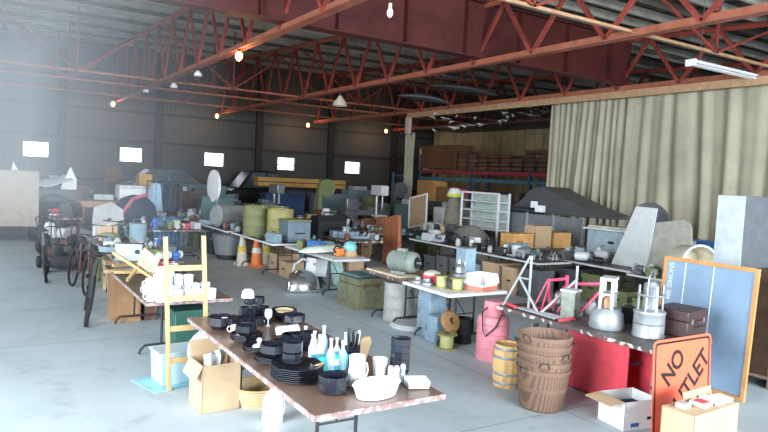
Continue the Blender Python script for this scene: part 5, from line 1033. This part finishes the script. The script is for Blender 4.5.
# ------------------------------------------------------------------ lamps
warm = bpy.data.materials.new('lit bulb glass'); warm.use_nodes = True
bb = warm.node_tree.nodes['Principled BSDF']; bb.inputs['Emission Color'].default_value = (1, .50, .14, 1); bb.inputs['Emission Strength'].default_value = 5; bb.inputs['Base Color'].default_value = (1, .8, .5, 1)
def bulb(p, label, zc=4.93):
    t = thing('light_bulb', label, 'bulb', p, 0)
    MB().ball((0, 0, 0), (.085, .085, .105), 14, 10).build('glass_bulb', warm, t); MB().cyl((0, 0, .10), (0, 0, max(.16, zc-p.z)), .03).build('socket', dark, t)
    l = bpy.data.lights.new('bulb_light', 'POINT'); l.energy = 45; l.color = (1, .6, .28); l.shadow_soft_size = .12
    o = bpy.data.objects.new('bulb_light', l); COL.objects.link(o); o.location = (p.x, p.y, p.z-.22)
for (px, py), Y, l in (((113, 104), 29.5, 'glowing bulb at the far end of the left roof truss'), ((239, 56), 14.2, 'brightest glowing bulb, on the near part of the left roof truss'), ((217, 116), 30.0, 'glowing bulb at the far end of the middle roof truss'), ((308, 125), 30.5, 'glowing bulb on the back wall left of the dark column'), ((386, 131), 30.5, 'glowing bulb at the back left of the curtain beam post')):
    p = atY(px, py, Y); bulb(p, l, 4.95 if Y > 20 else 4.93)
p = atX(390, 12, 4.9); t = thing('light_bulb', 'unlit white bulb hanging from the front of the roof truss', 'bulb', (p.x, p.y, p.z)); MB().ball((0, 0, -.01), (.045, .045, .07), 14, 10).build('glass_bulb', white, t); MB().cyl((0, 0, .05), (0, 0, .12), .025).build('socket', cream, t); MB().cyl((0, 0, .12), (0, 0, .42), .006, n=6).build('cord', dark, t)
p = atX(340, 102, 9.8); t = thing('pendant_lamp', 'white dome pendant lamp hanging below the middle roof truss', 'lamp', (p.x, p.y, p.z)); MB().lathe([(.24, -.12), (.20, .0), (.10, .11), (.05, .2), (0, .2), (0, .19), (.04, .19), (.09, .1), (.19, -.01), (.23, -.12)], 22).build('lamp_shade', cream, t); MB().cyl((0, 0, .2), (0, 0, .38), .03).build('stem', dark, t)
for px, py, X, l in ((198, 73, 4.9, 'small clear unlit lamp under the left roof truss'), (174, 85, 4.9, 'small white unlit lamp at the middle of the left roof truss'), (146, 90, 4.9, 'small unlit lamp toward the far end of the left roof truss')):
    p = atX(px, py, X); t = thing('pendant_lamp', l, 'lamp', (p.x, p.y, p.z)); MB().lathe([(.11, -.08), (.09, 0), (.03, .06), (0, .06)], 14).build('lamp_shade', whitep, t, solid=.004); MB().cyl((0, 0, .06), (0, 0, max(.12, 4.93-p.z)), .012).build('stem', dark, t)
t = thing('strip_light', 'white fluorescent strip light hanging from the roof before the curtain', 'lamp', (14.2, 8.2, 4.92)); MB().box((0, 0, .03), (3.4, .16, .06)).build('housing', whitep, t); MB().box((-1.72, 0, .0), (.06, .22, .14)).build('end_cap', white, t); MB().box((1.72, 0, .0), (.06, .22, .14)).build('end_cap', white, t)
for s in (-.05, .05): MB().cyl((-1.68, s, -.03), (1.68, s, -.03), .018).build('tube', white, t)
for s in (-1.4, 1.4): MB().cyl((s, 0, .06), (s, 0, 1.3), .006, n=6).build('chain', steel, t)
# ------------------------------------------------------------------ daylight
def area(name, loc, target, sx, sy, e, col):
    l = bpy.data.lights.new(name, 'AREA'); l.shape = 'RECTANGLE'; l.size = sx; l.size_y = sy; l.energy = e; l.color = col
    o = bpy.data.objects.new(name, l); COL.objects.link(o); o.location = loc
    o.rotation_euler = (Vector(target)-Vector(loc)).to_track_quat('-Z', 'Y').to_euler(); return o
area('daylight_side_door', (XL-.02, 2.6, 2.9), (6.0, 4.6, .3), 4.6, 3.4, 1450, (.86, .94, 1.0))
area('daylight_far_side_door', (XL-.02, 14.5, 3.6), (10.0, 12.0, 1.6), 7.0, 2.2, 150, (.86, .94, 1.0))
area('daylight_front_door', (4.8, YF-.02, 3.9), (5.2, 13.0, 0), 11.0, 3.0, 3300, (.86, .94, 1.0))
w = bpy.data.worlds.new('sky'); S.world = w; w.use_nodes = True
bg = w.node_tree.nodes['Background']; bg.inputs['Color'].default_value = (.85, .93, 1, 1); bg.inputs['Strength'].default_value = 4.0
# added scatter volume along the left, imitating veiling lens glare
hz = bpy.data.materials.new('glare scatter'); hz.use_nodes = True; nt = hz.node_tree; nt.nodes.clear()
vo = nt.nodes.new('ShaderNodeVolumeScatter'); vo.inputs['Density'].default_value = .033; vo.inputs['Color'].default_value = (.85, .93, 1, 1); vo.inputs['Anisotropy'].default_value = .0
ou = nt.nodes.new('ShaderNodeOutputMaterial'); nt.links.new(vo.outputs['Volume'], ou.inputs['Volume'])
o = MB().box((-.33, 11.3, 3.3), (2.74, 16.6, 3.1)).build('glare_haze', hz); tag(o, 'added pale scatter volume imitating veiling glare along the left', 'glare_haze', None, 'stuff')
S.view_settings.view_transform = 'Standard'; S.view_settings.look = 'None'; S.view_settings.exposure = 0.16; S.view_settings.gamma = 1.0; S.view_settings.use_curve_mapping = False
